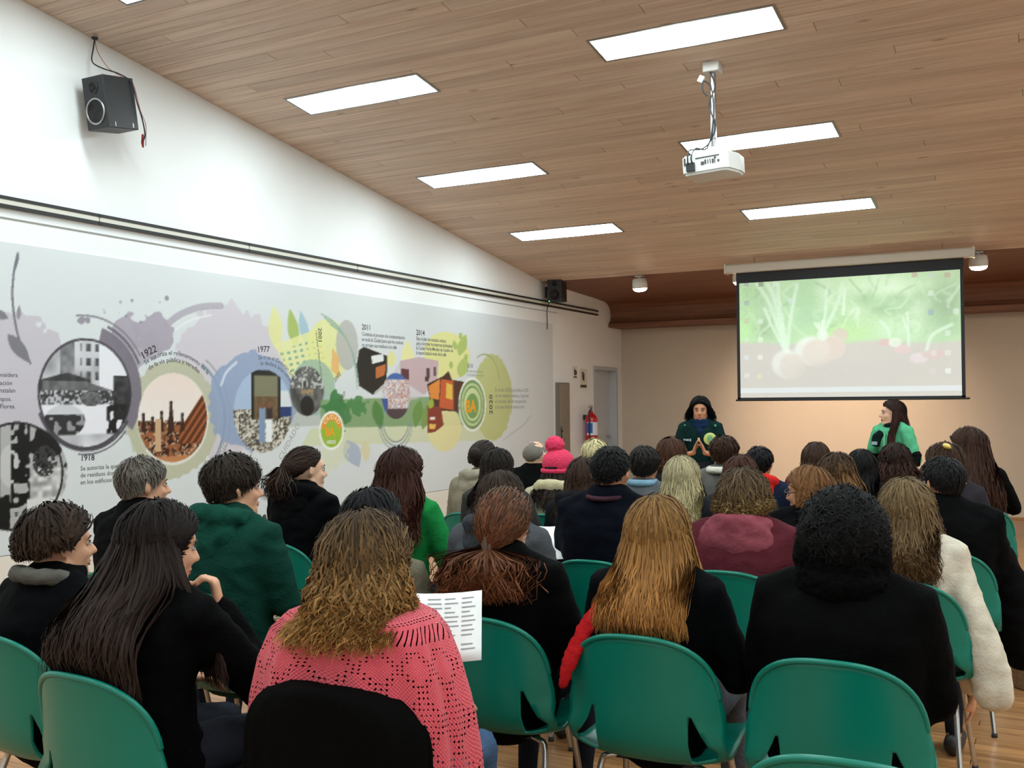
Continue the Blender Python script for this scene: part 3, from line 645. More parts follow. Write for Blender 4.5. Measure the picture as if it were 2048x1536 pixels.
def smooth_pts(pts, n=4):
    out = []
    P = [pts[0]] + list(pts) + [pts[-1]]
    for i in range(1, len(P) - 2):
        p0, p1, p2, p3 = [np.array(q) for q in P[i - 1:i + 3]]
        for k in range(n):
            t = k / n
            out.append(tuple(.5 * (2 * p1 + (p2 - p0) * t + (2 * p0 - 5 * p1 + 4 * p2 - p3) * t * t + (3 * p1 - p0 - 3 * p2 + p3) * t ** 3)))
    out.append(tuple(pts[-1]))
    return out

def photo_pixels(kind, u, v):
    """small printed photographs; u,v in -1..1"""
    uv = (u * 1.0 + 2, v * 1.0 + 2)
    n1 = vnoise(uv, 11, 4); n2 = vnoise(uv, 12, 11); n3 = vnoise(uv, 13, 26)
    def C(*c):
        return np.array(c, float)
    out = np.zeros(u.shape + (3,))
    if kind == 'street':
        g = np.full(u.shape, 232.0)
        bl = (u + .15 < .35 * (1 - v) * .9) & (v > .05) & (u < .35 - .5 * (.95 - v) * .0)
        g = np.where((v > .1) & (u < .28), 150 + 70 * n1, g)
        win = (np.sin(u * 34) > .1) & (np.sin(v * 24) > -.2)
        g = np.where((v > .1) & (u > -.12) & (u < .28) & win, 60 + 60 * n2, g)
        g = np.where((v > .1) & (u < -.25) & (u > -.55), 95 + 70 * n2, g)
        g = np.where((v > .05) & (v < .38 - .25 * np.abs(u + .4)) & (u < .1), 40 + 40 * n2, g)
        g = np.where((v > .0) & (v < .22 - .28 * np.maximum(u, 0)) & (u > -.9), 85 + 40 * n2, g)
        g = np.where((v > -.2) & (v <= .06) , np.where(n3 > .5, 60, 190), g)
        g = np.where((u > .6) & (v > -.5) & (v < .35), 35 + 40 * n2, g)
        g = np.where((u > .45) & (v < -.2) & (v > -.75) & (n2 + .3 * n3 > .5), 30, g)
        car = ((u + .45) / .42) ** 2 + ((v + .5) / .3) ** 2
        g = np.where(car < 1, np.where(n2 > .45, 50, 150), g)
        g = np.where((car < 1) & (v > -.38), 205, g)
        car2 = ((u - .1) / .22) ** 2 + ((v + .1) / .14) ** 2
        g = np.where(car2 < 1, 70 + 60 * n3, g)
        g = np.where(v < -.75, 175 + 50 * n1, g)
        out[:] = g[..., None]
        out[..., 2] *= 1.03
    elif kind == 'dark':
        g = np.where(n1 + .25 * n2 > .62, 175.0, 26.0)
        g = np.where((u > .25) & (v < .1), 140 + 90 * n2, g)
        g = np.where(((u + .1) / .22) ** 2 + ((v - .2) / .4) ** 2 < 1, 195, g)
        g = np.where((u < -.3) | ((u > -.1) & (u < .25) & (v > -.7) & (n2 < .55)), 24, g)
        g = np.where(((u - .55) ** 2 / .06 + (v - .25) ** 2 / .09 < 1) & (n3 > .4), 60, g)
        g = np.where((u > .2) & (v < -.45), 215, g)
        out[:] = g[..., None]
    elif kind == 'crowd':
        sky = C(235, 225, 218)[None, None] * np.ones(u.shape + (1,))
        sky = sky - (v[..., None] - .2) * C(2, 14, 18)
        ground = np.where((n3 > .55)[..., None], C(205, 165, 135), C(62, 34, 24)) * (.75 + .5 * n2[..., None])
        ground = np.where((n2 > .62)[..., None], C(150, 92, 58), ground)
        hz = -.08 + .12 * (vnoise((u * 9 + 3, u * 0 + .5), 5, 1) - .4)
        out[:] = np.where((v > hz)[..., None], sky, ground)
        ramp = (v < -.45 + 1.15 * u) & (u > .15) & (v > -.6)
        out[:] = np.where(ramp[..., None], np.where((np.sin((v - 1.15 * u) * 26) > .2)[..., None], C(160, 92, 52), C(92, 48, 30)), out)
        for cx, h in ((-.85, .06), (-.35, .1), (-.08, .32), (.25, .05), (-.6, -.02)):
            out[:] = np.where(((np.abs(u - cx) < .03 + .12 * (h - v)) & (v < h) & (v > -.3))[..., None], C(58, 36, 28), out)
            out[:] = np.where((((u - cx) ** 2 + (v - h - .02) ** 2) < .0022)[..., None], C(50, 32, 26), out)
        out[:] = np.where(((np.abs(u + .45) < .08) & (v < -.02) & (v > -.75))[..., None], C(200, 165, 130), out)
        out[:] = np.where((v < -.86)[..., None], C(190, 128, 84), out)
    elif kind == 'truck':
        out[:] = np.where((v > .0)[..., None], C(168, 188, 214), C(96, 84, 66))
        out[:] = np.where(((v <= .05) & (n3 > .5))[..., None], C(210, 204, 190), np.where((v <= .05)[..., None], C(52, 46, 38) + 60 * n2[..., None], out))
        out[:] = np.where(((u > -.42) & (u < .6) & (v > -.2) & (v < .98))[..., None], C(30, 32, 28), out)
        out[:] = np.where(((u > -.32) & (u < .5) & (v > .1) & (v < .85))[..., None], C(126, 124, 100), out)
        out[:] = np.where(((u > -.32) & (u < .5) & (v > -.2) & (v <= .35))[..., None], C(92, 70, 46) + 30 * n2[..., None], out)
        out[:] = np.where(((u > .6) & (v > .1) & (v < .5))[..., None], C(214, 220, 224), out)
        out[:] = np.where(((u > .58) & (v > -.15) & (v < .1))[..., None], C(40, 60, 110), out)
        for cx, c in ((-.05, C(130, 150, 180)), (.2, C(232, 236, 238))):
            out[:] = np.where(((np.abs(u - cx) < .1) & (v < .08) & (v > -.2))[..., None], C(50, 44, 44) if cx > 0 else c, out)
            out[:] = np.where(((np.abs(u - cx + .02) < .11) & (v < -.2) & (v > -.75))[..., None], c, out)
            out[:] = np.where((((u - cx) ** 2 + (v - .13) ** 2) < .006)[..., None], C(120, 82, 60), out)
    elif kind == 'lorry':
        out[:] = (58 + 60 * n1)[..., None] * C(1, 1, .98)
        out[:] = np.where(((n2 > .6) & (v > .1))[..., None], C(190, 192, 190), out)
        out[:] = np.where(((u ** 2 + (v + .6) ** 2) < .16)[..., None], C(26, 26, 26), out)
        out[:] = np.where(((np.abs(u) < .35) & (np.abs(v + .05) < .12) & (n3 > .5))[..., None], C(170, 140, 100), out)
    elif kind == 'bottles':
        k = np.floor(n2 * 3.99).astype(int)
        pal = np.array([(222, 226, 232), (176, 184, 204), (232, 222, 214), (150, 156, 170)], float)
        out[:] = pal[k]
        out[:] = np.where(((n3 > .72))[..., None], C(196, 110, 84), out)
        out[:] = np.where((v > .72)[..., None], C(66, 104, 170), out)
        out[:] = np.where((v < -.55)[..., None], C(70, 58, 66), out)
        out[:] = np.where(((u < -.6) & (v < -.1))[..., None], C(60, 84, 150), out)
    return np.clip(out, 5, 250)

def paint_mural(Y, Z, spec):
    img = np.ones(Y.shape + (3,)) * np.array((214, 219, 221.0))
    uvn = (Y * 1.0, Z * 1.0)
    wob = vnoise(uvn, 3, 6) - .5
    wob2 = vnoise(uvn, 4, 22) - .5
    def blend(mask, c, a):
        nonlocal img
        aa = (mask * a)[..., None]
        img = img * (1 - aa) + np.array(c, float) * aa
    for s in spec:
        k = s[0]
        if k == 'd':
            _, (cy, cz_), rx, ry, c, a, ro = s
            r = np.hypot((Y - cy) / rx, (Z - cz_) / ry) + ro * 3 * wob + ro * 3 * wob2
            blend((r < 1).astype(float), c, a)
        elif k == 'r':
            _, (cy, cz_), r0, r1, c, a, a0, a1 = s
            r = np.hypot(Y - cy, Z - cz_)
            an = np.degrees(np.arctan2(Z - cz_, Y - cy))
            an = (an - a0) % 360
            blend(((r > r0) & (r < r1) & (an <= a1 - a0)).astype(float), c, a)
        elif k == 'p':
            blend(in_poly(Y, Z, s[1]).astype(float), s[2], s[3])
        elif k == 's':
            d = seg_dist(Y, Z, smooth_pts(s[1]))
            blend((d < max(s[2], .006)).astype(float), s[3], s[4])
        elif k == 'f':
            _, (cy, cz_), rx, ry, kind = s
            u, v = (Y - cy) / rx, (Z - cz_) / ry
            m = (u * u + v * v < 1)
            if m.any():
                yy, xx = np.where(m)
                a, b, c_, d = yy.min(), yy.max() + 1, xx.min(), xx.max() + 1
                ph = photo_pixels(kind, u[a:b, c_:d], v[a:b, c_:d])
                mm = m[a:b, c_:d][..., None]
                img[a:b, c_:d] = np.where(mm, ph, img[a:b, c_:d])
        elif k == 'o':
            q = s[1]
            m = in_poly(Y, Z, q)
            blend((m & (np.sin(Y * 70 + Z * 25) > .2) & (np.sin(Z * 120 - Y * 20) > .2)).astype(float), s[2], .9)
    return img

def painted(name, ax_u, ax_v, func, place, m, parent):
    U, V = np.meshgrid(ax_u, ax_v)
    img = func(U, V)
    cols = lin_np(img).reshape(-1, 3)
    v = place(U.ravel(), V.ravel())
    nu, nv = len(ax_u), len(ax_v)
    idx = np.arange(nu * nv).reshape(nv, nu)
    f = np.stack([idx[:-1, :-1], idx[:-1, 1:], idx[1:, 1:], idx[1:, :-1]], -1).reshape(-1, 4)
    me = bpy.data.meshes.new(name)
    me.vertices.add(len(v))
    me.vertices.foreach_set('co', np.asarray(v, np.float32).ravel())
    me.loops.add(f.size)
    me.loops.foreach_set('vertex_index', f.ravel().astype(np.int32))
    me.polygons.add(len(f))
    me.polygons.foreach_set('loop_start', (np.arange(len(f)) * 4).astype(np.int32))
    me.update(calc_edges=True)
    me.materials.append(m)
    a = me.color_attributes.new('Col', 'FLOAT_COLOR', 'POINT')
    c = np.ones((len(v), 4), np.float32)
    c[:, :3] = cols
    a.data.foreach_set('color', c.ravel())
    return mobj(name, me, parent)

def gstep(y):
    return .0074 + (np.asarray(y) - 4) * .0026
def mural_ys():
    ys = list(np.arange(MY0, 3.85, .1))
    while ys[-1] < MY1 - .01:
        ys.append(ys[-1] + float(gstep(max(ys[-1], 4.0))))
    ys[-1] = MY1
    return np.array(ys)
mural = thing('mural_panel', 'long printed timeline mural with round photographs and green leaves on the left wall', 'mural', (WX, 0, 0))
M_PRINT = mat('mural_print', rough=0.28, attr='Col', spec=0.5)
obj('backing_board', box(0.001, .012, MY0, MY1, MZ0, MZ1), mat('mural_backing', (205, 208, 208), 0.5), mural)
painted('printed_sheet', mural_ys(), np.append(np.arange(MZ0, MZ1, .0088), MZ1), lambda U, V: sum(paint_mural(U + a * gstep(U), V + b, MURAL) for a, b in ((-.3, -.002), (.3, -.0022), (-.25, .0022), (.28, .002))) / 4,
        lambda u, v: np.stack([np.full(u.shape, .0135), u, v], -1), M_PRINT, mural)
def lettering(s, cap, bold, sp):
    cu = bpy.data.curves.new('lettering', 'FONT')
    cu.body = s
    cu.size = cap / 0.7
    cu.space_character = sp
    cu.offset = bold * cap * .035
    cu.resolution_u = 2
    o = bpy.data.objects.new('tmp', cu)
    COL.objects.link(o)
    dg = bpy.context.evaluated_depsgraph_get()
    me = bpy.data.meshes.new_from_object(o.evaluated_get(dg))
    bpy.data.objects.remove(o)
    bpy.data.curves.remove(cu)
    me.name = 'lettering'
    return me
for k, (s, (ty, tz), cap, ang, col, bold, sp, R) in enumerate(TEXTS):
    me = lettering(s, cap, bold, sp)
    for vv in me.vertices:
        x, y = vv.co.x, vv.co.y
        if R:
            a = math.radians(ang) - x / R
            q = (ty + (R + y) * math.cos(a), tz + (R + y) * math.sin(a))
        else:
            a = math.radians(ang)
            q = (ty + x * math.cos(a) - y * math.sin(a), tz + x * math.sin(a) + y * math.cos(a))
        vv.co = (.0142, q[0], q[1])
    me.materials.clear()
    me.materials.append(mat('ink_%02x%02x%02x' % tuple(col), col, 0.4))
    mobj('lettering', me, mural)

# ---------------------------------------------------------------- picture rail above the mural
M_RAILD = mat('rail_dark', (44, 44, 44), 0.45, 0.3)
M_RAILW = mat('rail_light', (214, 212, 200), 0.5)
rail = thing('cable_rail', 'long double dark cable rail running above the mural', 'rail', (WX, 0, 2.80))
JY = [1.6, 4.74, 6.20, 7.65, 9.12, 10.6, 12.05, 13.31]
for a, b in zip(JY[:-1], JY[1:]):
    sgm = obj('rail_segment', box(.0, .022, a + .004, b - .004, -.036, .034), M_RAILW, rail)
    obj('dark_strip', box(.004, .026, a + .002, b - .002, .015, .036), M_RAILD, sgm)
    obj('dark_strip', box(.004, .026, a + .002, b - .002, -.038, -.016), M_RAILD, sgm)
    [obj('joint_clip', box(.0, .028, b - .012, b + .012, z_, z_ + .02), mat('clip', (12, 12, 12), 0.5), sgm) for z_ in (.014, -.036)]
obj('rail_shadow_line', box(.0, .006, 1.6, 12.0, -.102, -.094), mat('shadow_line_grey', (150, 150, 146), 0.6), rail)  # thin grey strip put in as the shadow line beneath the rail

# ---------------------------------------------------------------- loudspeakers on the wall
M_SPK = mat('speaker_black', (26, 27, 30), 0.45, vary=0.1)
M_CONE = mat('speaker_cone', (14, 14, 15), 0.6)
M_SILV = mat('speaker_ring', (176, 178, 178), 0.3, 0.8)
def speaker(loc, label, tilt, sc_=1.0, rz=0.0, led=False, ringmat=None):
    t = thing('wall_speaker', label, 'loudspeaker', loc, rz, 'wall loudspeakers')
    w, d, h = .2 * sc_, .25 * sc_, .335 * sc_
    R = Matrix.Rotation(tilt, 4, 'X')
    # front faces -y
    obj('cabinet', xf(bbox(-w / 2, w / 2, -d / 2, d / 2, -h / 2, h / 2, .006), R), M_SPK, t)
    f = -d / 2
    def dr(r, z):
        return xf(lathe([(r, 0), (r, .004), (r * .86, .005), (r * .82, -.002), (r * .45, -.008), (r * .4, -.001), (r * .1, .006)], 28, (0, 0, 0)), R @ Matrix.Translation((0, f - .001, z)) @ Matrix.Rotation(PI / 2, 4, 'X'))
    wo = obj('woofer', dr(.078 * sc_, -.055 * sc_), M_CONE, t, True)
    obj('trim_ring', xf(torus((0, 0, 0), .08 * sc_, .006 * sc_, 32, 8, Matrix.Rotation(PI / 2, 4, 'X')), R @ Matrix.Translation((0, f - .003, -.055 * sc_))), ringmat or M_SILV, wo, True)
    tw = obj('tweeter', dr(.038 * sc_, .095 * sc_), M_CONE, t, True)
    obj('trim_ring', xf(torus((0, 0, 0), .039 * sc_, .003, 28, 6, Matrix.Rotation(PI / 2, 4, 'X')), R @ Matrix.Translation((0, f - .003, .095 * sc_))), mat('dark_ring', (60, 66, 64), .4, .5), tw, True)
    if led:
        obj('power_led', xf(lathe([(.006, 0), (.006, .003), (.001, .005)], 10), R @ Matrix.Translation((-.075, f - .001, -.135)) @ Matrix.Rotation(PI / 2, 4, 'X')), mat('led_green', (60, 255, 120), .4, emit=(60, 255, 120), estr=4), t)
    obj('wall_bracket', join(box(-w / 2 - .065, -w / 2 - .05, -.035, .035, -.09, .05), box(-w / 2 - .06, -w / 2 + .02, -.015, .015, -.02, .02)), M_SPK, t)
    for yy in (-.07, .075):
        obj('badge', xf(box(w / 2 - .001, w / 2 + .002, yy * sc_, yy * sc_ + .006, -h / 2 + .012, -h / 2 + .04), R), M_SILV, t)
    return t
speaker((WX + .19, 4.69, 3.55), 'black loudspeaker high on the left wall with hanging red cable', math.radians(9), 1.02)
speaker((WX + .19, 11.62, 2.955), 'black loudspeaker on the left wall near the screen, above the cable rail', math.radians(6), .92, math.radians(8), True, mat('dark_ring2', (58, 64, 62), .4, .5))
M_CABLE = mat('cable_black', (22, 18, 18), 0.5)
M_CABLER = mat('cable_red', (150, 30, 34), 0.5)
cab = thing('speaker_cable', 'dark and red speaker cable hanging from the ceiling to the loudspeaker', 'cable', (WX, 4.69, 3.55))
cp = [(.06, -.02, .465), (.06, -.03, .40), (.07, -.05, .30), (.16, -.05, .24), (.26, .02, .20), (.30, .08, .15), (.31, .12, .02), (.31, .16, -.07), (.26, .23, -.16), (.2, .26, -.20)]
obj('black_wire', sweep(smooth_pts(cp, 4), [.0045] * (len(cp) * 4 - 3), 6), M_CABLE, cab, True)
cp2 = [(.06, -.02, .465), (.065, .0, .38), (.10, .06, .28), (.2, .1, .21), (.28, .11, .16), (.315, .14, -.02), (.30, .2, -.1), (.24, .255, -.18), (.2, .29, -.215)]
obj('red_wire', sweep(smooth_pts(cp2, 4), [.0022] * (len(cp2) * 4 - 3), 6), M_CABLER, cab, True)
obj('red_connector', sweep([(.21, .255, -.15), (.2, .262, -.2), (.19, .275, -.225)], [.008, .01, .006], 8), M_CABLER, cab, True)
obj('ceiling_grommet', lathe([(.02, -.012), (.022, 0)], 12, (.06, -.02, .472)), M_CABLE, cab)
cab2 = obj('hanging_wire', sweep(smooth_pts([(WX + .08, 11.62, 2.81), (WX + .035, 11.64, 2.72), (WX + .03, 11.65, 2.58), (WX + .03, 11.65, 2.47)], 3), [.006] * 10, 6), M_CABLE, None, True)
tag(cab2, 'short black wire hanging below the loudspeaker by the screen', 'cable')

# ---------------------------------------------------------------- projection screen
SY = 11.15
scr = thing('projection_screen', 'pull-down projection screen showing carrots and a computer desktop', 'projection screen', (0, SY, 0))
sx0, sx1, sz0, sz1 = -3.112, -0.779, 1.535, 2.953
obj('black_border', cuboids((sx0, sx1, -.002, .002, 2.838, sz1), (sx0, sx0 + .034, -.002, .002, sz0, 2.838), (sx1 - .034, sx1, -.002, .002, sz0, 2.838), (sx0, sx1, -.002, .002, sz0, sz0 + .024)), mat('screen_black', (18, 20, 26), 0.6), scr)
obj('bottom_bar', sweep([(sx0 - .012, 0, sz0 - .004), (sx1 + .03, 0, sz0 - .004)], [.011, .011], 10), mat('bar_black', (16, 16, 18), .5), scr)
obj('housing', join(prism([(-.055, 2.955), (.05, 2.955), (.055, 2.97), (.055, 3.03), (.04, 3.052), (-.045, 3.052), (-.062, 3.035), (-.062, 2.97)], 'x', sx0 - .105, sx1 + .09), prism([(-.066, 2.948), (.06, 2.948), (.06, 3.056), (-.066, 3.056)], 'x', sx0 - .12, sx0 - .1), prism([(-.066, 2.948), (.06, 2.948), (.06, 3.056), (-.066, 3.056)], 'x', sx1 + .085, sx1 + .105)), mat('screen_housing', (206, 196, 182), 0.5), scr)
for x in (sx0 + .2, sx1 - .2):
    obj('hanger', box(x - .004, x + .004, .03, .038, 3.03, cz(SY) + .005), mat('hanger_wire', (150, 122, 98), .5), scr)
def paint_screen(U, V):
    img = np.ones(U.shape + (3,)) * np.array((168, 205, 155.0))
    wob = vnoise((U * 2 + 20, V * 2), 21, 5) - .5
    for s in SCREEN:
        k = s[0]
        if k == 'b':
            r2 = ((U - s[1][0]) / s[2]) ** 2 + ((V - s[1][1]) / s[3]) ** 2
            a = np.exp(-1.3 * r2 * (1 + wob))[..., None] * s[5]
            img = img * (1 - a) + np.array(s[4], float) * a
        elif k == 'l':
            d = seg_dist(U, V, smooth_pts(s[1], 4))
            a = (np.clip(1 - d / s[2], 0, 1) ** .8)[..., None] * s[4]
            img = img * (1 - a) + np.array(s[3], float) * a
        elif k == 'soil':
            rr = random.Random(5)
            for _ in range(70):
                x0 = rr.uniform(sx0 + .05, sx1 - .05)
                z0 = rr.uniform(2.15, 2.75)
                pth = [(x0, z0), (x0 + rr.uniform(-.08, .08), z0 + rr.uniform(.04, .1)), (x0 + rr.uniform(-.16, .16), z0 + rr.uniform(.06, .22))]
                dd = seg_dist(U, V, smooth_pts(pth, 3))
                aa = (np.clip(1 - dd / rr.uniform(.014, .034), 0, 1))[..., None] * rr.uniform(.25, .55)
                img = img * (1 - aa) + np.array(rr.choice([(205, 235, 195), (120, 165, 115), (150, 200, 130), (222, 240, 215), (185, 220, 170)]), float) * aa
            xs = [p[0] for p in s[1]]
            zs = [p[1] for p in s[1]]
            top = np.interp(U, xs, zs) + .02 * wob
            a = np.clip((top - V) / .05 + .5, 0, 1)[..., None]
            img = img * (1 - a) + np.array(s[2], float) * a
        elif k == 'e':
            r = np.hypot((U - s[1][0]) / s[2], (V - s[1][1]) / s[3])
            a = np.clip((1.08 - r) / .25, 0, 1)[..., None] * s[5]
            img = img * (1 - a) + np.array(s[4], float) * a
        elif k == 'bar':
            m = ((V < s[1]) & (V > s[2]))[..., None]
            img = np.where(m, img * .3 + np.array(s[3]) * .7, img)
        elif k == 'i':
            d = np.maximum(np.abs(U - s[1][0]), np.abs(V - s[1][1]))
            m = ((d < .028) & (np.hypot(U - s[1][0], V - s[1][1]) < .033))[..., None]
            img = np.where(m, img * .5 + np.array(s[2]) * .5, img)
    grain = vnoise((U * 10 + 30, V * 10 + 5), 31, 9) - .5
    band = np.where(V > 2.15, 10, 4)
    img = img + (grain * band)[..., None]
    return np.clip(img * .66 + np.array((204, 210, 204.0)) * .34, 0, 255)
M_SCR = mat('projected_picture', rough=0.7, attr='Col')
M_SCR.cycles.emission_sampling = 'NONE'
_nt = M_SCR.node_tree
_b = _nt.nodes['Principled BSDF']
_nt.links.new([n for n in _nt.nodes if n.type == 'ATTRIBUTE'][0].outputs['Color'], _b.inputs['Emission Color'])
_b.inputs['Emission Strength'].default_value = 0.34
painted('projected_image', np.linspace(sx0 + .034, sx1 - .034, 240), np.linspace(sz0 + .024, 2.838, 140), paint_screen,
        lambda u, v: np.stack([u, np.full(u.shape, -.001), v], -1), M_SCR, scr)
obj('screen_back', box(sx0, sx1, .003, .005, sz0, sz1), mat('screen_black', (18, 20, 26)), scr)

# ---------------------------------------------------------------- ceiling projector
M_PJ = mat('projector_white', (226, 228, 224), 0.4, bump=.02, bscale=200)
PJX, PJY = -1.975, 6.567
pj = thing('ceiling_projector', 'white projector hanging from the ceiling on a steel pole', 'projector', (PJX, PJY, 0))
ztop = cz(PJY)
obj('ceiling_plate', xf(bbox(-.055, .055, -.055, .055, -.055, .012, .008), Matrix.Translation((0, 0, ztop))), mat('plate_white', (205, 202, 196), .5), pj)
obj('pole', join(sweep([(0, 0, ztop - .03), (0, 0, 3.28)], [.021, .021], 14), sweep([(0, 0, 3.42), (0, 0, 3.20)], [.017, .017], 14)), mat('chrome', (205, 208, 212), 0.2, 1), pj, True)
obj('mount_yoke', join(box(-.08, .08, -.06, .06, 3.168, 3.176), xf(lathe([(.05, 0), (.02, .05)], 12), Matrix.Translation((0, 0, 3.17)))), M_PJ, pj)
out = [(-.175, -.12), (-.165, -.14), (.1, -.14), (.135, -.12), (.175, .02), (.175, .12), (.16, .135), (-.16, .135), (-.175, .12)]
RP = Matrix.Translation((0, 0, 3.09)) @ Matrix.Rotation(math.radians(-3), 4, 'Y')
body = obj('body', xf(join(prism(out, 'z', -.05, .055), prism([(p[0] * .94, p[1] * .94) for p in out], 'z', .055, .066), prism([(p[0] * .93, p[1] * .93) for p in out], 'z', -.066, -.05)), RP), M_PJ, pj)
M_PORT = mat('port_dark', (70, 72, 72), .5)
for px_, pz, pw, ph in ((-.16, .0, .012, .05), (-.02, -.008, .012, .028), (-.045, -.012, .022, .022), (.0, -.008, .006, .028), (.016, -.008, .006, .028), (.03, -.01, .012, .028), (.046, -.01, .006, .026), (.066, -.006, .014, .014), (.045, .018, .014, .012)):
    obj('port', xf(box(px_, px_ + pw, -.1425, -.139, pz, pz + ph), RP), M_PORT, body)
obj('vent_slot', xf(box(-.08, .08, -.1425, -.139, .034, .041), RP), M_PORT, body)
obj('lens', xf(lathe([(.038, 0), (.04, .02), (.034, .03), (.02, .026)], 20, (-.09, .133, 0), 'y'), RP), mat('lens_dark', (20, 22, 28), .1), body, True)
M_CBLK = mat('cable_dark', (38, 40, 44), .5)
for q in ([(-.12, -.145, 3.07), (-.125, -.17, 3.1), (-.12, -.15, 3.18), (-.07, -.06, 3.2), (-.02, -.022, 3.25), (.022, -.02, 3.36), (-.022, -.018, 3.5), (.02, -.02, 3.62), (-.01, -.03, 3.72)], [(-.09, -.145, 3.07), (-.1, -.175, 3.12), (-.08, -.14, 3.19), (-.03, -.04, 3.21), (.01, -.026, 3.4), (.0, -.028, 3.6), (-.05, -.05, 3.66), (-.055, -.05, 3.6), (-.03, -.04, 3.56)]):
    obj('cable', sweep(smooth_pts(q, 4), [.0055] * (len(q) * 4 - 3), 6), M_CBLK, pj, True)
obj('cable_plug', xf(box(-.045, -.008, -.012, .012, -.022, .022), Matrix.Translation((-.04, -.05, 3.66)) @ Matrix.Rotation(.5, 4, 'Y')), mat('plug_white', (200, 200, 196), .5), pj)
obj('connector', xf(box(-.14, -.085, -.165, -.138, -.045, .01), RP), M_CBLK, body)

# ---------------------------------------------------------------- things on the wall by the door
cab_ = thing('wall_cabinet', 'narrow grey-brown cabinet door on the left wall past the mural', 'cabinet', (WX, 0, 0))
obj('cabinet_body', box(0, .05, 11.93, 12.26, .55, 1.785), mat('cab_edge', (112, 104, 94), .6), cab_)
obj('cabinet_door', box(.05, .062, 11.945, 12.245, .57, 1.77), mat('cab_door', (134, 124, 110), .6, vary=.1), cab_)
obj('cabinet_knob', lathe([(.012, 0), (.014, .02), (.004, .026)], 10, (.062, 11.975, 1.15), 'x'), M_CBLK, cab_)
obj('hanging_strap', sweep([(.07, 11.96, 1.2), (.07, 11.97, 1.05), (.07, 11.99, .98)], [.008] * 3, 6), M_CBLK, cab_, True)
M_SIGN = mat('sign_white', (222, 216, 204), .5)
M_INK = mat('sign_ink', (36, 36, 34), .5)
s1 = thing('wall_sign', 'small white sign with a round black symbol on the left wall', 'sign', (WX, 12.55, 1.93))
obj('plate', box(0, .006, -.075, .075, -.085, .085), M_SIGN, s1)
obj('symbol', join(xf(torus((0, 0, 0), .026, .011, 16, 6), Matrix.Translation((.008, 0, .0)) @ Matrix.Rotation(PI / 2, 4, 'Y')), box(.006, .009, -.034, -.02, .0, .055)), M_INK, s1)
obj('text_strip', box(.006, .008, -.05, .05, -.07, -.052), M_INK, s1)
s2 = thing('wall_sign', 'tall white fire extinguisher sign with a black pictogram beside the door', 'sign', (WX, 12.82, 1.855))
obj('plate', box(0, .006, -.125, .125, -.14, .135), M_SIGN, s2)
obj('symbol', join(box(.006, .009, -.025, .03, -.03, .07), box(.006, .009, -.045, .01, .075, .09), box(.006, .009, -.05, -.038, .0, .09)), M_INK, s2)
obj('text_strip', box(.006, .008, -.1, .1, -.125, -.09), M_INK, s2)
M_RED = mat('extinguisher_red', (190, 24, 32), .3, coat=.4)
fe = thing('fire_extinguisher', 'red fire extinguisher with a blue and white label on the wall', 'fire extinguisher', (WX + .12, 12.82, .88))
obj('cylinder', lathe([(.06, -.005), (.085, .0), (.088, .03), (.088, .40), (.08, .44), (.05, .475), (.026, .49), (.024, .52)], 24), M_RED, fe, True)
def band(a0, a1, z0, z1, r=.0895):
    v, f = [], []
    for i in range(11):
        a = math.radians(a0 + (a1 - a0) * i / 10)
        v += [(r * math.cos(a), r * math.sin(a), z0), (r * math.cos(a), r * math.sin(a), z1)]
    f = [(2 * i, 2 * i + 2, 2 * i + 3, 2 * i + 1) for i in range(10)]
    return v, f
obj('label_white', band(-110, 30, .19, .37), mat('label_white', (225, 228, 232), .4), fe)
obj('label_blue', band(-115, -55, .22, .36, .0902), mat('label_blue', (40, 100, 190), .4), fe)
obj('valve', join(lathe([(.018, .52), (.02, .55), (.012, .57)], 12), box(-.012, .012, -.08, .03, .565, .578), box(-.01, .01, -.07, .03, .59, .6)), mat('valve_steel', (150, 140, 130), .4, .8), fe)
obj('hose', sweep(smooth_pts([(0, -.02, .54), (.0, -.08, .5), (.02, -.11, .4), (.02, -.11, .2), (.02, -.105, .08)], 4), [.011] * 17, 8), M_CBLK, fe, True)
obj('hook', box(-.12, -.08, -.015, .015, .40, .47), M_CBLK, fe)
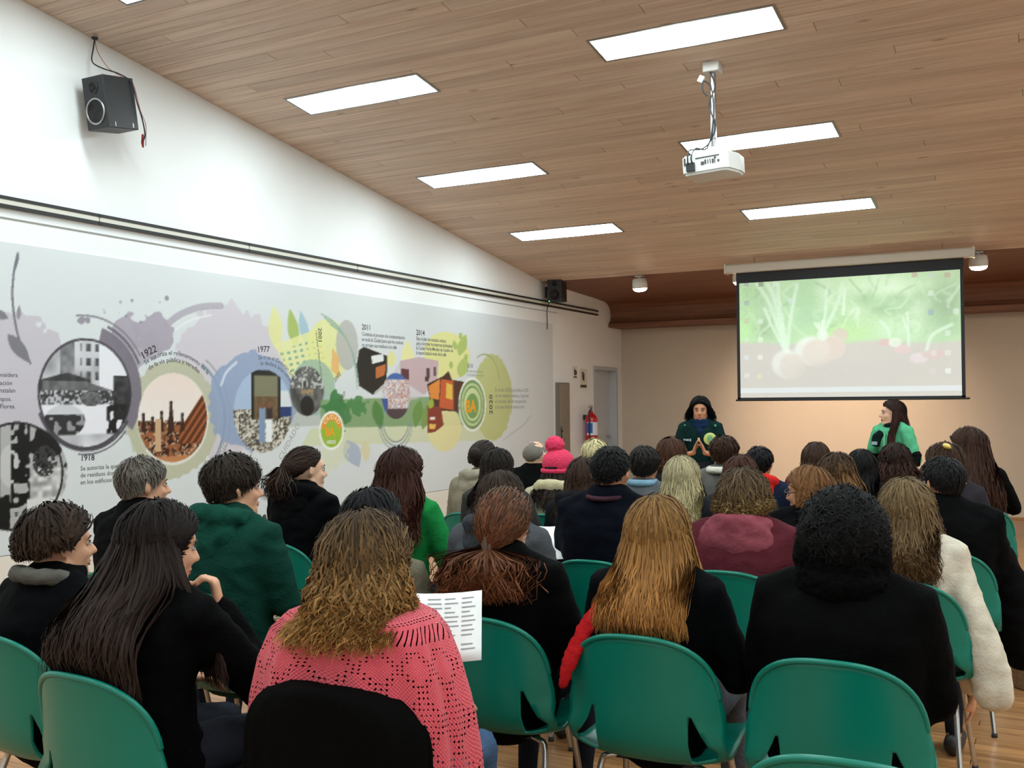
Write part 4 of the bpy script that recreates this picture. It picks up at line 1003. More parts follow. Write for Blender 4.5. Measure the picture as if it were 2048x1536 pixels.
# ================================================================ shell chair
M_GREEN = mat('green_plastic', (0, 116, 98), 0.3, vary=0.05, vscale=3, spec=0.4)
M_CHROME = mat('chair_chrome', (190, 190, 188), 0.25, 1)
M_CAPS = mat('chair_feet', (40, 40, 40), 0.7)
def chair_meshes():
    prof = [(.235, .415), (.228, .436), (.20, .446), (.10, .440), (0, .430), (-.09, .424), (-.15, .428), (-.19, .442), (-.215, .47), (-.23, .51), (-.238, .555), (-.244, .60)]
    hw = [.185, .205, .222, .234, .24, .246, .249, .251, .252, .252, .251, .249]
    nu = 28
    us = [-.992 + 1.984 * i / nu for i in range(nu + 1)]
    V = []
    for j, ((y, z), w) in enumerate(zip(prof, hw)):
        for u in us:
            s = abs(u)
            seatness = max(0, 1 - max(0, (z - .45) / .1)) if j > 5 else 1
            zz = z + (.03 * s ** 3) * seatness * min(1, j / 3)
            yy = y + .065 * s ** 2.4 * (1 - seatness) + (.03 * s ** 2.4 if 6 <= j <= 8 else 0)
            V.append((u * w, yy, zz))
    nt = 9
    for k in range(1, nt + 1):
        t = (k / nt) ** .85
        for u in us:
            s = abs(u)
            zt = .60 + .225 * (1 - s ** 2.7) ** (1 / 2.7)
            z = .60 + t * (zt - .60)
            y = -.244 - .03 * ((z - .60) / .225) ** 1.3 + .065 * s ** 2.4 + (.012 if k == nt else 0) * 0
            V.append((u * .249 * (1 - .06 * t), y, z))
    n = nu + 1
    rows = len(prof) + nt
    F = [(r * n + i, r * n + i + 1, (r + 1) * n + i + 1, (r + 1) * n + i) for r in range(rows - 1) for i in range(nu)]
    # fin shaped openings low on both sides of the back
    fins = []
    for sg in (-1, 1):
        pts = [(.150, .595), (.158, .592), (.168, .568), (.182, .54), (.202, .512), (.226, .488), (.222, .474), (.19, .462), (.158, .452), (.146, .454), (.144, .50), (.145, .56)]
        pts = [(sg * a, b) for a, b in pts]
        fins.append(prism(pts if sg > 0 else pts[::-1], 'y', -.34, -.095))
    cut = bpy.data.objects.new('cut', mesh_data('cut', *join(*fins)))
    COL.objects.link(cut)
    import bmesh
    bm = bmesh.new(); bm.from_mesh(cut.data); bmesh.ops.recalc_face_normals(bm, faces=bm.faces); bm.to_mesh(cut.data); bm.free()
    me = modded('shell', (V, F), [('SOLIDIFY', dict(thickness=.010, offset=0)), ('BOOLEAN', dict(operation='DIFFERENCE', object=cut, solver='EXACT'))], M_GREEN)
    bpy.data.objects.remove(cut)
    me.polygons.foreach_set('use_smooth', [True] * len(me.polygons))
    # rolled rim along the top edge of the back
    rp = []
    for i in range(33):
        u = -1 + 2 * i / 32
        u = math.copysign(1 - (1 - abs(u)) ** 1.6, u) * .992
        s = abs(u)
        zt = .60 + .225 * (1 - s ** 2.7) ** (1 / 2.7)
        rp.append((u * .249 * .94 if zt > .62 else u * .249 * (1 - .06 * (zt - .6) / .02), -.244 - .03 * ((zt - .60) / .225) ** 1.3 + .065 * s ** 2.4 - .004, zt - .001))
    rim = mesh_data('rim', *sweep(rp, [.0085] * 33, 8), M_GREEN, True)
    legs = []
    for sx in (-1, 1):
        for y0, y1 in ((.12, .20), (-.10, -.235)):
            q = smooth_pts([(sx * .10, y0 * .8, .405), (sx * .155, y0, .402), (sx * .178, y0 * 1.05, .37), (sx * .195, (y0 + y1) / 2, .2), (sx * .215, y1, .012)], 4)
            legs.append((mesh_data('leg', *sweep(q, [.0105] * len(q), 8), M_CHROME, True), mesh_data('foot_cap', *lathe([(.013, 0), (.013, .01), (.0108, .02)], 10, (sx * .215, y1, 0)), M_CAPS, True)))
    plate = mesh_data('seat_bracket', *join(box(-.13, .13, -.10, -.06, .398, .416), box(-.13, .13, .07, .11, .398, .425)), M_CAPS)
    return me, rim, legs, plate
SHELL, RIM, LEGS, BRACKET = chair_meshes()
def chair(x, y, rz, label, group='green shell chairs of the audience'):
    t = thing('shell_chair', label, 'chair', (x, y, 0), rz, group)
    s = mobj('shell', SHELL, t)
    mobj('rim', RIM, s)
    for a, b in LEGS:
        l = mobj('leg', a, t)
        mobj('foot_cap', b, l)
    mobj('seat_bracket', BRACKET, t)
    return t

# ================================================================ people
def hand_geo(wr, d, nrm, curl=0.5, thumb=1, sc_=1.0, spread=.12):
    """palm, four unequal bent fingers and a thumb; d = wrist to knuckles, nrm = back of the hand"""
    d = Vector(d).normalized()
    nrm = Vector(nrm)
    nrm = (nrm - d * nrm.dot(d)).normalized()
    s = d.cross(nrm)
    W = Vector(wr)
    G = [sweep([W, W + d * .03 * sc_, W + d * .075 * sc_], [(.024 * sc_, .017 * sc_), (.036 * sc_, .016 * sc_), (.04 * sc_, .013 * sc_)], 10, side=s)]
    for i, (off, ln) in enumerate(((-.03, .068), (-.01, .078), (.01, .073), (.03, .058))):
        b = W + d * .078 * sc_ + s * (off * thumb * sc_)
        dd = (d + s * (off * thumb * spread * 10)).normalized()
        a1, a2 = curl * .9, curl * 1.9
        d1 = (dd * math.cos(a1) - nrm * math.sin(a1))
        d2 = (dd * math.cos(a2) - nrm * math.sin(a2))
        p1 = b + d1 * ln * .5 * sc_
        p2 = p1 + d2 * ln * .5 * sc_
        G.append(sweep([b - d * .012, b, p1, p2], [.0095 * sc_, .0095 * sc_, .0088 * sc_, .0072 * sc_], 8))
    tb = W + d * .028 * sc_ - s * (.03 * thumb * sc_)
    td = (d * .75 - s * thumb * .6 - nrm * .35).normalized()
    t2 = (d * .95 - s * thumb * .15 - nrm * .4).normalized()
    G.append(sweep([tb, tb + td * .035 * sc_, tb + td * .035 * sc_ + t2 * .028 * sc_], [.0125 * sc_, .0105 * sc_, .0085 * sc_], 8))
    return G

def head_geo(male=False):
    """head in its own frame: centre between the ears, face to +y"""
    g = [ell((0, -.012, .022), (.073, .094, .090), 20),
         ell((0, .022, -.03), (.062, .068, .078), 18),
         sweep([(-.05, .0, -.055), (-.03, .05, -.088), (0, .072, -.098), (.03, .05, -.088), (.05, .0, -.055)], [.022, .02, .021, .02, .022], 8),
         ell((0, .083, -.092), (.017, .014, .015), 10),
         ell((0, .07, .03), (.05, .022, .03), 12),
         ell((-.034, .062, -.022), (.024, .022, .024), 10), ell((.034, .062, -.022), (.024, .022, .024), 10),
         sweep([(0, .086, .022), (0, .098, -.002), (0, .112, -.024)], [.008, .010, .0125], 8),
         ell((-.011, .1, -.029), (.009, .009, .008), 8), ell((.011, .1, -.029), (.009, .009, .008), 8),
         ell((0, .086, -.054), (.021, .011, .008), 10), ell((0, .084, -.066), (.018, .011, .008), 10)]
    for s in (-1, 1):
        g.append(sweep([(s * .074, -.006, .02), (s * .09, -.02, .026), (s * .091, -.024, .002), (s * .08, -.014, -.028)], [(.007, .014), (.007, .012), (.007, .012), (.007, .009)], 8))
        g.append(ell((s * .081, -.013, .0), (.010, .017, .028), 8))
    if male:
        g.append(ell((0, .06, -.08), (.04, .03, .03), 10))
    return g

def smoothstep(a, b, x):
    t = np.clip((x - a) / (b - a), 0, 1)
    return t * t * (3 - 2 * t)

HA, HB, HC = .076, .1, .096
HCEN = np.array((0, -.012, .022))
def skull_r(d):
    return 1 / np.sqrt((d[..., 0] / HA) ** 2 + (d[..., 1] / HB) ** 2 + (d[..., 2] / HC) ** 2)

HL_SHORT = ([0, 30, 55, 75, 88, 100, 125, 150, 180], [.58, .52, .34, .06, .0, -.02, -.32, -.46, -.52])
HL_LONG = ([0, 30, 50, 66, 80, 100, 125, 150, 180], [.56, .48, .2, -.3, -.6, -.8, -.85, -.88, -.88])
def hair_mask(d, hl):
    az = np.degrees(np.abs(np.arctan2(d[..., 0], d[..., 1])))
    h = np.interp(az, *hl)
    return smoothstep(h - .07, h + .07, d[..., 2]), d[..., 2] - h

TZ = [.40, .60, .75, .90, .97, 1.01, 1.04, 1.07, 1.10]
TAX = [.21, .20, .20, .215, .215, .18, .12, .07, .0]
TAY = [.155, .145, .14, .14, .13, .115, .095, .07, .0]

def build_hair(M, spec, rng, zmap):
    """cap fitted to the skull plus individual locks; M maps head frame to person frame"""
    style = spec.get('style', 'long')
    TCY = spec.get('cy', -.095)
    L = spec.get('len', .4)
    vol = spec.get('vol', .02)
    hl = HL_SHORT if spec.get('ears', style in ('short', 'tied', 'bald')) else HL_LONG
    c0 = lin_np(spec['root'])
    c1 = lin_np(spec.get('tip', spec['root']))
    Mn = np.array(M)
    def tf(p):
        return p @ Mn[:3, :3].T + Mn[:3, 3]
    V, F, C = [], [], []
    # cap
    nt_, nr_ = (40, 24) if spec.get('fine') else (28, 16)
    ph = np.linspace(.02, PI - .02, nr_)
    th = np.linspace(0, 2 * PI, nt_, endpoint=False)
    TH, PH = np.meshgrid(th, ph)
    d = np.stack([np.sin(PH) * np.sin(TH), np.sin(PH) * np.cos(TH), np.cos(PH)], -1)
    mk, _ = hair_mask(d, hl)
    lump = vnoise((TH * 1.2 + 3, PH * 1.2 + 3), int(rng.integers(1000)), 3.0) - .5
    if style == 'afro':
        big = skull_r(d) + vol * (1 + .5 * lump)
    else:
        big = skull_r(d) + vol * (.72 + spec.get('lump', .5) * lump)
        if style == 'short':
            big = skull_r(d) + vol * (.72 + spec.get('lump', .5) * lump) * (.4 + .6 * smoothstep(-.35, .45, d[..., 2]))
    if style == 'bald':
        mk = mk * (1 - smoothstep(.0, .55, d[..., 2] + .12 * lump))
    r = np.where(mk > 0, skull_r(d) * .93 * (1 - mk) + big * mk, skull_r(d) * .9)
    P = tf(HCEN + d * r[..., None])
    base = len(V)
    V.append(P.reshape(-1, 3))
    shade = .8 + .3 * (lump + .5)
    C.append((c0 * .75)[None, :] * shade.reshape(-1, 1))
    idx = np.arange(nt_ * nr_).reshape(nr_, nt_)
    nx = np.roll(idx, -1, 1)
    f = np.stack([idx[:-1], idx[1:], nx[1:], nx[:-1]], -1).reshape(-1, 4)
    F += f.tolist()
    off = nt_ * nr_
    F.append(idx[0].tolist())
    F.append(idx[-1][::-1].tolist())
    # locks
    N = int(spec.get('n', 260) * (3.0 if spec.get('fine') else 2.2))
    RAD = spec.get('r', .006) * (.39 if spec.get('fine') else .52)
    if N and style != 'bald':
        q = rng.normal(size=(N * 4, 3))
        q /= np.linalg.norm(q, axis=1)[:, None]
        _, mg = hair_mask(q, hl)
        q = q[(mg > .04) & (q[:, 2] > (-.75 if style in ('short', 'afro') else -.35))][:N]
        N = len(q)
        k = np.array(spec.get('crown', (0, -.25, .97)))
        k = k / np.linalg.norm(k)
        jit = rng.random(N)
        S = []
        if style == 'afro':
            s = np.linspace(0, 1, 8)
            ph0 = rng.random(N) * 6.28
            e1 = np.cross(q, (0, 0, 1)); e1 /= np.linalg.norm(e1, axis=1)[:, None] + 1e-9
            e2 = np.cross(q, e1)
            for t in s:
                rr = skull_r(q) + vol * (.35 + .8 * t * (.75 + .5 * jit))
                ang = ph0 + t * 9
                S.append(HCEN + q * rr[:, None] + (e1 * np.cos(ang)[:, None] + e2 * np.sin(ang)[:, None]) * (.012 * (.4 + t)))
            path = tf(np.stack(S, 1))
        elif style == 'tied':
            T = np.array(spec.get('knot', (0, -.93, -.2)))
            T = T / np.linalg.norm(T)
            for t in np.linspace(0, 1, 9):
                m_ = q * (1 - t) + T * t
                m_ /= np.linalg.norm(m_, axis=1)[:, None] + 1e-9
                S.append(HCEN + m_ * (skull_r(m_) + vol * (.7 + .4 * jit) + .02 * t ** 4)[:, None])
            path = tf(np.stack(S, 1))
        else:
            cosa = np.clip(q @ k, -1, 1)
            a0 = np.arccos(cosa)
            e = q - cosa[:, None] * k
            e /= np.linalg.norm(e, axis=1)[:, None] + 1e-9
            aend = np.minimum(a0 + L / .105, math.radians(118)) if style == 'short' else np.maximum(a0 + .06, np.minimum(a0 + L / .105, np.radians(80 + 26 * rng.random(N))))
            az = np.arctan2(e[:, 0], e[:, 1])
            sgn = np.sign(az + 1e-6)
            lim = math.radians(spec.get('lim', 78 if style != 'short' else 50))
            dlt = sgn * np.maximum(0, lim + .25 * jit - np.abs(az))
            for t in np.linspace(0, 1, 6):
                al = a0 + (aend - a0) * t
                aa = az + dlt * min(1, t * 1.3) * (1 if style != 'short' else .6)
                ee = np.stack([np.sin(aa), np.cos(aa), np.zeros(N)], 1)
                ee = ee - (ee @ k)[:, None] * k
                ee /= np.linalg.norm(ee, axis=1)[:, None]
                dd = k * np.cos(al)[:, None] + ee * np.sin(al)[:, None]
                lift = vol * (.65 + .55 * jit) + (.006 * t if style == 'short' else 0)
                if style == 'short':
                    lift = lift * (.4 + .6 * smoothstep(-.35, .45, dd[:, 2]))
                S.append(HCEN + dd * (skull_r(dd) + lift)[:, None])
            path = tf(np.stack(S, 1))
            hang = np.maximum(0, L * (.82 + .3 * rng.random(N)) - .1 * aend)
            if L > .18:
                ns = spec.get('hs', 8)
                p = path[:, -1].copy()
                ax0 = np.array(tf(np.array((0, -.03, -.1))))
                fl = spec.get('flare', .12) * (.5 + jit)
                pts = []
                for j in range(ns):
                    rad = p[:, :2] - ax0[:2]
                    rn = np.linalg.norm(rad, axis=1)[:, None] + 1e-6
                    rad = rad / rn
                    step = hang / ns
                    p = p.copy()
                    p[:, 2] -= step
                    p[:, :2] += rad * (fl * step * (1 - .9 * j / ns))[:, None]
                    # rest on neck, shoulders and back
                    ax_ = np.interp(p[:, 2], zmap(np.array(TZ)), TAX) * spec.get('tw', 1.0) + .012
                    ay_ = np.interp(p[:, 2], zmap(np.array(TZ)), TAY) * spec.get('td', 1.0) + .012
                    ex, ey = p[:, 0] / ax_, (p[:, 1] - TCY) / ay_
                    rr = np.hypot(ex, ey)
                    ins = rr < 1.0 + .12 * jit
                    # mostly push backwards / forwards rather than sideways
                    ty = np.sqrt(np.maximum(0, (1 + .12 * jit) ** 2 - np.minimum(np.abs(ex), .99) ** 2)) * ay_
                    back = (p[:, 1] < TCY + .03)
                    newy = np.where(back, TCY - ty, TCY + ty)
                    p[:, 1] = np.where(ins, p[:, 1] + (newy - p[:, 1]) * .7, p[:, 1])
                    if not spec.get('cy'):
                        lowz = (p[:, 2] < .845) & (spec.get('cy') is None)
                        p[:, 1] = np.where(lowz, np.maximum(p[:, 1], -.222 + .02 * (.845 - p[:, 2])), p[:, 1])
                    pts.append(p)
                hp = np.stack(pts, 1)
                hp = np.concatenate([path[:, -1:], hp], 1)
                for _ in range(2):
                    hp[:, 1:-1] = hp[:, 1:-1] * .5 + (hp[:, :-2] + hp[:, 2:]) * .25
                hp = hp[:, 1:]
                A, fq = spec.get('wave', .006), spec.get('freq', 2.0)
                ph1, ph2 = rng.random(N) * 6.28, rng.random(N) * 6.28
                t = (np.arange(ns) + 1) / ns
                ww = A * (1.5 * t ** .8)[None, :, None]
                ang1 = 6.28 * fq * t[None] + ph1[:, None]
                hp = hp + ww * np.stack([np.sin(ang1), np.cos(6.28 * fq * t[None] + ph2[:, None]), .3 * np.sin(ang1 * 1.3)], -1)
                path = np.concatenate([path, hp], 1)
        if spec.get('wave', 0) > .01 and style == 'long':
            w2 = spec['wave'] * .5
            path[:, 2:6] += w2 * rng.normal(size=path[:, 2:6].shape) * .5
        path += rng.normal(size=path.shape) * spec.get('frizz', .0015)
        fr, col_ = lock_mesh(path, RAD, rng, c0, c1, tf(HCEN))
        base = sum(len(a) for a in V)
        V.append(fr[0]); C.append(col_)
        F += (fr[1] + base).tolist()
    # ponytail / bun / loose ends gathered at the knot
    if style == 'tied' and spec.get('tail', 0) > 0:
        T = np.array(spec.get('knot', (0, -.93, -.2))); T = T / np.linalg.norm(T)
        k0 = tf(HCEN + T * (skull_r(T[None])[0] + vol + .015))
        n2 = int(spec.get('tn', 120) * 2)
        tl = spec['tail']
        spread_ = spec.get('tspread', .03)
        ns = 9
        rr = rng.normal(size=(n2, 2))
        pts = []
        for j in range(ns):
            t = j / (ns - 1)
            sp = (.012 + spread_ * min(1, t * spec.get('tfast', 1.8)))
            x = k0[0] + rr[:, 0] * sp + .0 * t
            y = k0[1] + rr[:, 1] * sp * .6 - .02 * math.sin(t * 2.2)
            z = k0[2] - tl * t * (.75 + .35 * rng.random(n2)) + 0
            p = np.stack([x, y, z], 1)
            ay_ = np.interp(p[:, 2], zmap(np.array(TZ)), TAY) + .01
            ax_ = np.interp(p[:, 2], zmap(np.array(TZ)), TAX) + .012
            ex = np.minimum(np.abs(p[:, 0] / ax_), .99)
            lim = TCY - ay_ * np.sqrt(1 - ex ** 2)
            p[:, 1] = np.minimum(p[:, 1], lim - .006)
            pts.append(p)
        path = np.stack(pts, 1)
        t = np.arange(ns) / (ns - 1)
        A = spec.get('wave', .006)
        p1 = rng.random((n2, 1)) * 6.28
        path[..., 0] += A * t * np.sin(12 * t + p1)
        path[..., 1] -= A * t * np.abs(np.cos(11 * t + p1))
        fr, col_ = lock_mesh(path, RAD, rng, c0 * .5 + c1 * .5, c1, k0)
        base = sum(len(a) for a in V)
        V.append(fr[0]); C.append(col_)
        F += (fr[1] + base).tolist()
    if spec.get('bun'):
        T = np.array(spec.get('knot', (0, -.93, -.2))); T = T / np.linalg.norm(T)
        k0 = tf(HCEN + T * (skull_r(T[None])[0] + vol + .02))
        g = ell(k0, (spec['bun'],) * 3, 12)
        base = sum(len(a) for a in V)
        V.append(np.array(g[0])); C.append(np.tile(c0 * .8, (len(g[0]), 1)))
        F += [[i + base for i in q] for q in g[1]]
    return np.concatenate(V), F, np.concatenate(C)

def lock_mesh(path, r, rng, c0, c1, center):
    N, S, _ = path.shape
    t = np.gradient(path, axis=1)
    t /= np.linalg.norm(t, axis=2)[..., None] + 1e-9
    rad = path - center
    s = np.cross(t, rad)
    s /= np.linalg.norm(s, axis=2)[..., None] + 1e-9
    n = np.cross(s, t)
    prof = np.interp(np.linspace(0, 1, S), [0, .1, .6, .9, 1], [.6, 1, 1, .6, .12])
    rr = r * (.7 + .6 * rng.random((N, 1))) * prof[None]
    V = np.stack([path + s * (rr * 1.5)[..., None], path - s * (rr * 1.5)[..., None]], 2).reshape(-1, 3)
    base = (np.arange(N)[:, None] * S + np.arange(S - 1)[None]) * 2
    F = np.stack([base, base + 1, base + 3, base + 2], -1).reshape(-1, 4)
    tt = np.linspace(0, 1, S)[None, :, None]
    tt = np.clip(tt + .25 * (rng.random((N, 1, 1)) - .5), 0, 1)
    col = c0[None, None] * (1 - tt) + c1[None, None] * tt
    br = (.68 + .6 * rng.random((N, 1, 1)))
    col = np.repeat((col * br)[:, :, None], 2, 2).reshape(-1, 3)
    return (V, F), col

M_HAIR = mat('hair', rough=0.6, attr='Col', spec=0.12)
M_EYE = mat('eye_dark', (30, 22, 18), 0.2)
M_EYEW = mat('eye_white', (215, 210, 202), 0.3)
M_BROW = mat('eyebrow', (40, 28, 22), 0.8)
M_LIP = mat('lips', (168, 96, 84), 0.5)
M_SHOE = mat('shoe_leather', (28, 26, 26), 0.5)
SKIN = {'fair': (214, 160, 128), 'tan': (196, 138, 104), 'pale': (222, 176, 148), 'dark': (176, 118, 84)}

PID = [0]
def person(label, x, y, ztop, face=0.0, hyaw=0.0, hpitch=0.0, hroll=0.0, male=False, skin='fair', hair=None, top=(30, 30, 32), topname='jacket', bottom=(36, 38, 46), detail=0, puff=1.0, shoulder=1.0,
           arms='lap', collar=None, hood=None, hood_scale=1.0, sleeve=1.0, extra=(), face_parts=False, stand=None, lean=0.0, cut=None, group='seated audience'):
    """x, y = where the head is; ztop = top of the head"""
    PID[0] += 1
    rng = np.random.default_rng(100 + PID[0])
    fz = math.radians(face)
    hy = -.06 + lean
    if stand:
        hy = 0.0
    h0 = hy + (.125 * (puff - 1) + .012 if not stand else 0)
    ox = x - (-math.sin(fz) * h0)
    oy = y - (math.cos(fz) * h0)
    t = thing('person', label, 'person', (ox, oy, 0), fz, group)
    wf = (1.05 if male else .93) * shoulder
    skinm = mat('skin_' + skin, SKIN[skin], 0.55, vary=0.06, vscale=30, spec=0.3)
    if hair:
        ztop -= hair.get('vol', .02) * .75
    nb = ztop - .225
    if not stand:
        k = (nb - .45) / (1.055 - .45)
        zm = lambda z: .45 + (np.asarray(z) - .45) * k if np.ndim(z) else (.45 + (z - .45) * k if z <= 1.055 else z - 1.055 + nb)
        zmv = lambda z: np.where(z <= 1.055, .45 + (z - .45) * k, z - 1.055 + nb)
        sp = [(0, -.06, zm(.53)), (0, -.095, zm(.64)), (0, -.105 + lean * .3, zm(.78)), (0, -.10 + lean * .55, zm(.90)), (0, -.095 + lean * .8, zm(.985)), (0, -.09 + lean * .95, zm(1.035))]
        srad = [(.175, .15), (.165, .13), (.165, .122), (.185, .122), (.185, .098), (.10, .075)]
        shz = zm(.985)
        sh = lambda s: (s * .178 * wf, -.09 + lean * .8, shz)
    else:
        hipz = ztop * .52
        k = (nb - hipz) / .53
        zm = lambda z: hipz + (z - .525) * k
        zmv = lambda z: np.where(z <= 1.055, hipz + (z - .525) * k, z - 1.055 + nb)
        sp = [(0, 0, zm(.53)), (0, .0, zm(.66)), (0, .0, zm(.78)), (0, .0, zm(.90)), (0, -.005, zm(.985)), (0, -.005, zm(1.035))]
        srad = [(.165, .115), (.14, .10), (.14, .1), (.165, .11), (.17, .09), (.09, .065)]
        shz = zm(.985)
        sh = lambda s: (s * .17 * wf, 0.0, shz)
    srad = [(a * wf, b) for a, b in srad]
    fw_ = .125 * (puff - 1) + .012 if not stand else 0
    sp = [(p[0], p[1] + fw_, p[2]) for p in sp]
    hy += fw_
    _sh = sh
    sh = lambda s: (_sh(s)[0], _sh(s)[1] + fw_, _sh(s)[2])
    # arms
    def arm(s):
        S = sh(s)
        p = arms if isinstance(arms, str) else arms[0 if s < 0 else 1]
        if p == 'chin':
            E = (s * .20, .15 + lean + fw_, shz - .27)
            W = (s * .085, .075 + lean + fw_, ztop - .31)
            return S, E, W, (-.15 * s, -.06, .9), (s * .75, .65, .1), 1.15
        if p == 'clasp':
            E = (s * .235, .045, shz - .27)
            W = (s * .052, .24, shz - .225)
            return S, E, W, (-s * .28, .25, .85), (s * .9, -.1, .3), .12
        if p == 'hold':
            E = (s * .24, .07, shz - .25)
            W = (s * .13, .30, shz - .27)
            return S, E, W, (0, .8, .5), (0, -.4, .9), .5
        if p == 'fold':
            E = (s * .235, .03, shz - .24)
            W = (-s * .03, .15, shz - .27 - (.03 if s > 0 else 0))
            return S, E, W, (-s * .9, .2, 0), (0, .9, .3), .4
        if p == 'elbow':
            E = (s * .30, .02, shz - .22)
            W = (s * .16, .22, shz - .16)
            return S, E, W, (-s * .3, .6, .3), (0, -.2, .9), .5
        if p == 'down':
            E = (s * .225, -.02, shz - .29)
            W = (s * .225, .06, shz - .54)
            return S, E, W, (0, .1, -1), (s, 0, 0), .3
        E = (s * .235, .0, shz - .255)
        W = (s * .12, .20, .70 if not stand else shz - .3)
        return S, E, W, (-s * .3, .9, -.25), (0, .2, .95), .35
    A = {s: arm(s) for s in (-1, 1)}
    # legs
    if not stand:
        Lg = {s: [(s * .085, -.05, .535), (s * .10, .16, .545), (s * .115, .37, .53), (s * .115, .40, .30), (s * .115, .37, .09)] for s in (-1, 1)}
    else:
        Lg = {s: [(s * .085, 0, hipz), (s * .09, .01, hipz * .75), (s * .09, .015, hipz * .52), (s * .09, -.005, hipz * .28), (s * .095, -.02, .09)] for s in (-1, 1)}
    lr = [.085, .08, .06, .052, .04]
    # head frame
    hc = Vector((0, hy, ztop - .128))
    HM = Matrix.Translation(hc) @ Matrix.Rotation(math.radians(hyaw), 4, 'Z') @ Matrix.Rotation(math.radians(hpitch), 4, 'X') @ Matrix.Rotation(math.radians(hroll), 4, 'Y')
    vox = {0: .023, 1: .015, 2: .009}[detail]
    # ---- body: one continuous figure
    G = [xf(g, HM) for g in head_geo(male)]
    nk = Vector(sp[-1])
    G.append(sweep([nk - Vector((0, 0, .05)), nk + Vector((0, .006, .03)), hc + HM.to_3x3() @ Vector((0, -.02, -.06))], [.06, .052, .05] if not male else [.07, .062, .058], 12))
    G.append(sweep(sp, [(a * .84, b * .8) for a, b in srad], 16, side=(1, 0, 0)))
    for s in (-1, 1):
        S, E, W, hd, hn, cu = A[s]
        G.append(sweep([Vector(S) * .9 + Vector(sp[3]) * .1, S, E, W], [.045, .045, .036, .024], 10))
        G += hand_geo(W, hd, hn, cu, -s if arms != 'clasp' else s, 1.0 if not male else 1.08)
        G.append(sweep(Lg[s], [r * .85 for r in lr], 10))
        an = Vector(Lg[s][-1])
        G.append(sweep([an, an + Vector((0, .02, -.045)), an + Vector((0, .15, -.06))], [.034, .034, .024], 8))
    mobj('body', union('body', G, vox, skinm, 3 if detail == 2 else 2), t)
    # ---- clothes
    cm_ = cloth(top)
    th_ = puff
    tv = {0: .021, 1: .016, 2: .012}[detail]
    G = [sweep(sp, [(a * th_, b * th_) for a, b in srad], 18, side=(1, 0, 0))]
    for s in (-1, 1):
        S, E, W, hd, hn, cu = A[s]
        Wc = Vector(E).lerp(Vector(W), sleeve) - (Vector(W) - Vector(E)).normalized() * .012
        G.append(sweep([Vector(sp[4]) * .55 + Vector(S) * .45 + Vector((0, 0, .012)), S, tuple(Vector(S) * .5 + Vector(E) * .5), E], [(.062 * th_), .064 * th_, .058 * th_, .052 * th_], 12))
        G.append(sweep([E, tuple(Vector(E) * .5 + Vector(Wc) * .5), Wc], [.052 * th_, .047 * th_, .038 * th_], 12))
        G.append(sweep([(s * .05, nk.y, nk.z + .012), (s * .12 * wf, S[1], S[2] + .045), S], [.045, .04 * th_, .055 * th_], 10))
    G += list(extra)
    if collar:
        h_, r_ = collar
        G.append(torus((nk.x, nk.y + .008, nk.z + h_ * .35), r_, h_ * .55, 22, 8, Matrix.Rotation(.18, 4, 'X'), (1, .95)))
    topo = mobj(topname, union(topname, G, tv, cm_, 3, .006 if detail else .004, 11, PID[0]), t)
    if hood:
        hcx = (0, nk.y - .085, nk.z - .045)
        hg = [torus((0, nk.y - .02, nk.z + .012), .105, .036, 22, 8, Matrix.Rotation(-.28, 4, 'X'), (1.05, 1.0)),
              ell(hcx, (.125 * hood_scale, .062 * (1 + .6 * (hood_scale - 1)), .085 * hood_scale), 14), ell((0, nk.y - .105, nk.z - .09 * hood_scale), (.085 * hood_scale, .045, .07 * hood_scale), 12)]
        mobj('hood', union('hood', hg, max(tv * .8, .011), cloth(hood), 3, .008, 16, PID[0] + 50), t)
    bg = [sweep([sp[0], sp[1]], [(.172 * wf, .14), (.15 * wf, .11)], 14, side=(1, 0, 0))]
    for s in (-1, 1):
        bg.append(sweep(Lg[s], lr, 12))
    mobj('trousers', union('trousers', bg, .028, cloth(bottom), 2), t)
    for s in (-1, 1):
        an = Vector(Lg[s][-1])
        an.z = 0
        sg = [sweep([an + Vector((0, -.04, .045)), an + Vector((0, .05, .042)), an + Vector((0, .15, .034))], [(.038, .045), (.042, .042), (.036, .034)], 12, side=(1, 0, 0))]
        v, f = sg[0]
        obj('shoe', ([(p[0], p[1], max(p[2], 0.001)) for p in v], f), M_SHOE, t, True)
    # ---- hair
    if hair:
        hv, hf, hcol = build_hair(HM, hair, rng, zmv)
        obj('hair', (hv, hf), M_HAIR, t, True, cols=hcol)
    # ---- face
    if face_parts:
        for s in (-1, 1):
            e = obj('eye', xf(ell((s * .029, .0795, .006), (.0145, .008, .0075), 10), HM), M_EYEW, t, True)
            obj('iris', xf(ell((s * .029, .0855, .006), (.0068, .0035, .0068), 10), HM), M_EYE, e, True)
            obj('eyelid', xf(sweep([(s * .0145, .083, .009), (s * .029, .0878, .0145), (s * .044, .079, .01)], [.0022, .0026, .002], 6), HM), M_BROW, e, True)
            obj('eyebrow', xf(sweep([(s * .013, .0885, .024), (s * .03, .0885, .030), (s * .047, .077, .025)], [.0028, .0034, .0018], 6), HM), M_BROW, t, True)
        obj('lips', xf(join(sweep([(-.021, .083, -.059), (0, .0965, -.056), (.021, .083, -.059)], [.0025, .005, .0025], 6), sweep([(-.018, .083, -.061), (0, .0945, -.066), (.018, .083, -.061)], [.0025, .0052, .0025], 6)), HM), M_LIP, t, True)
    return t, HM, nk, A, sp

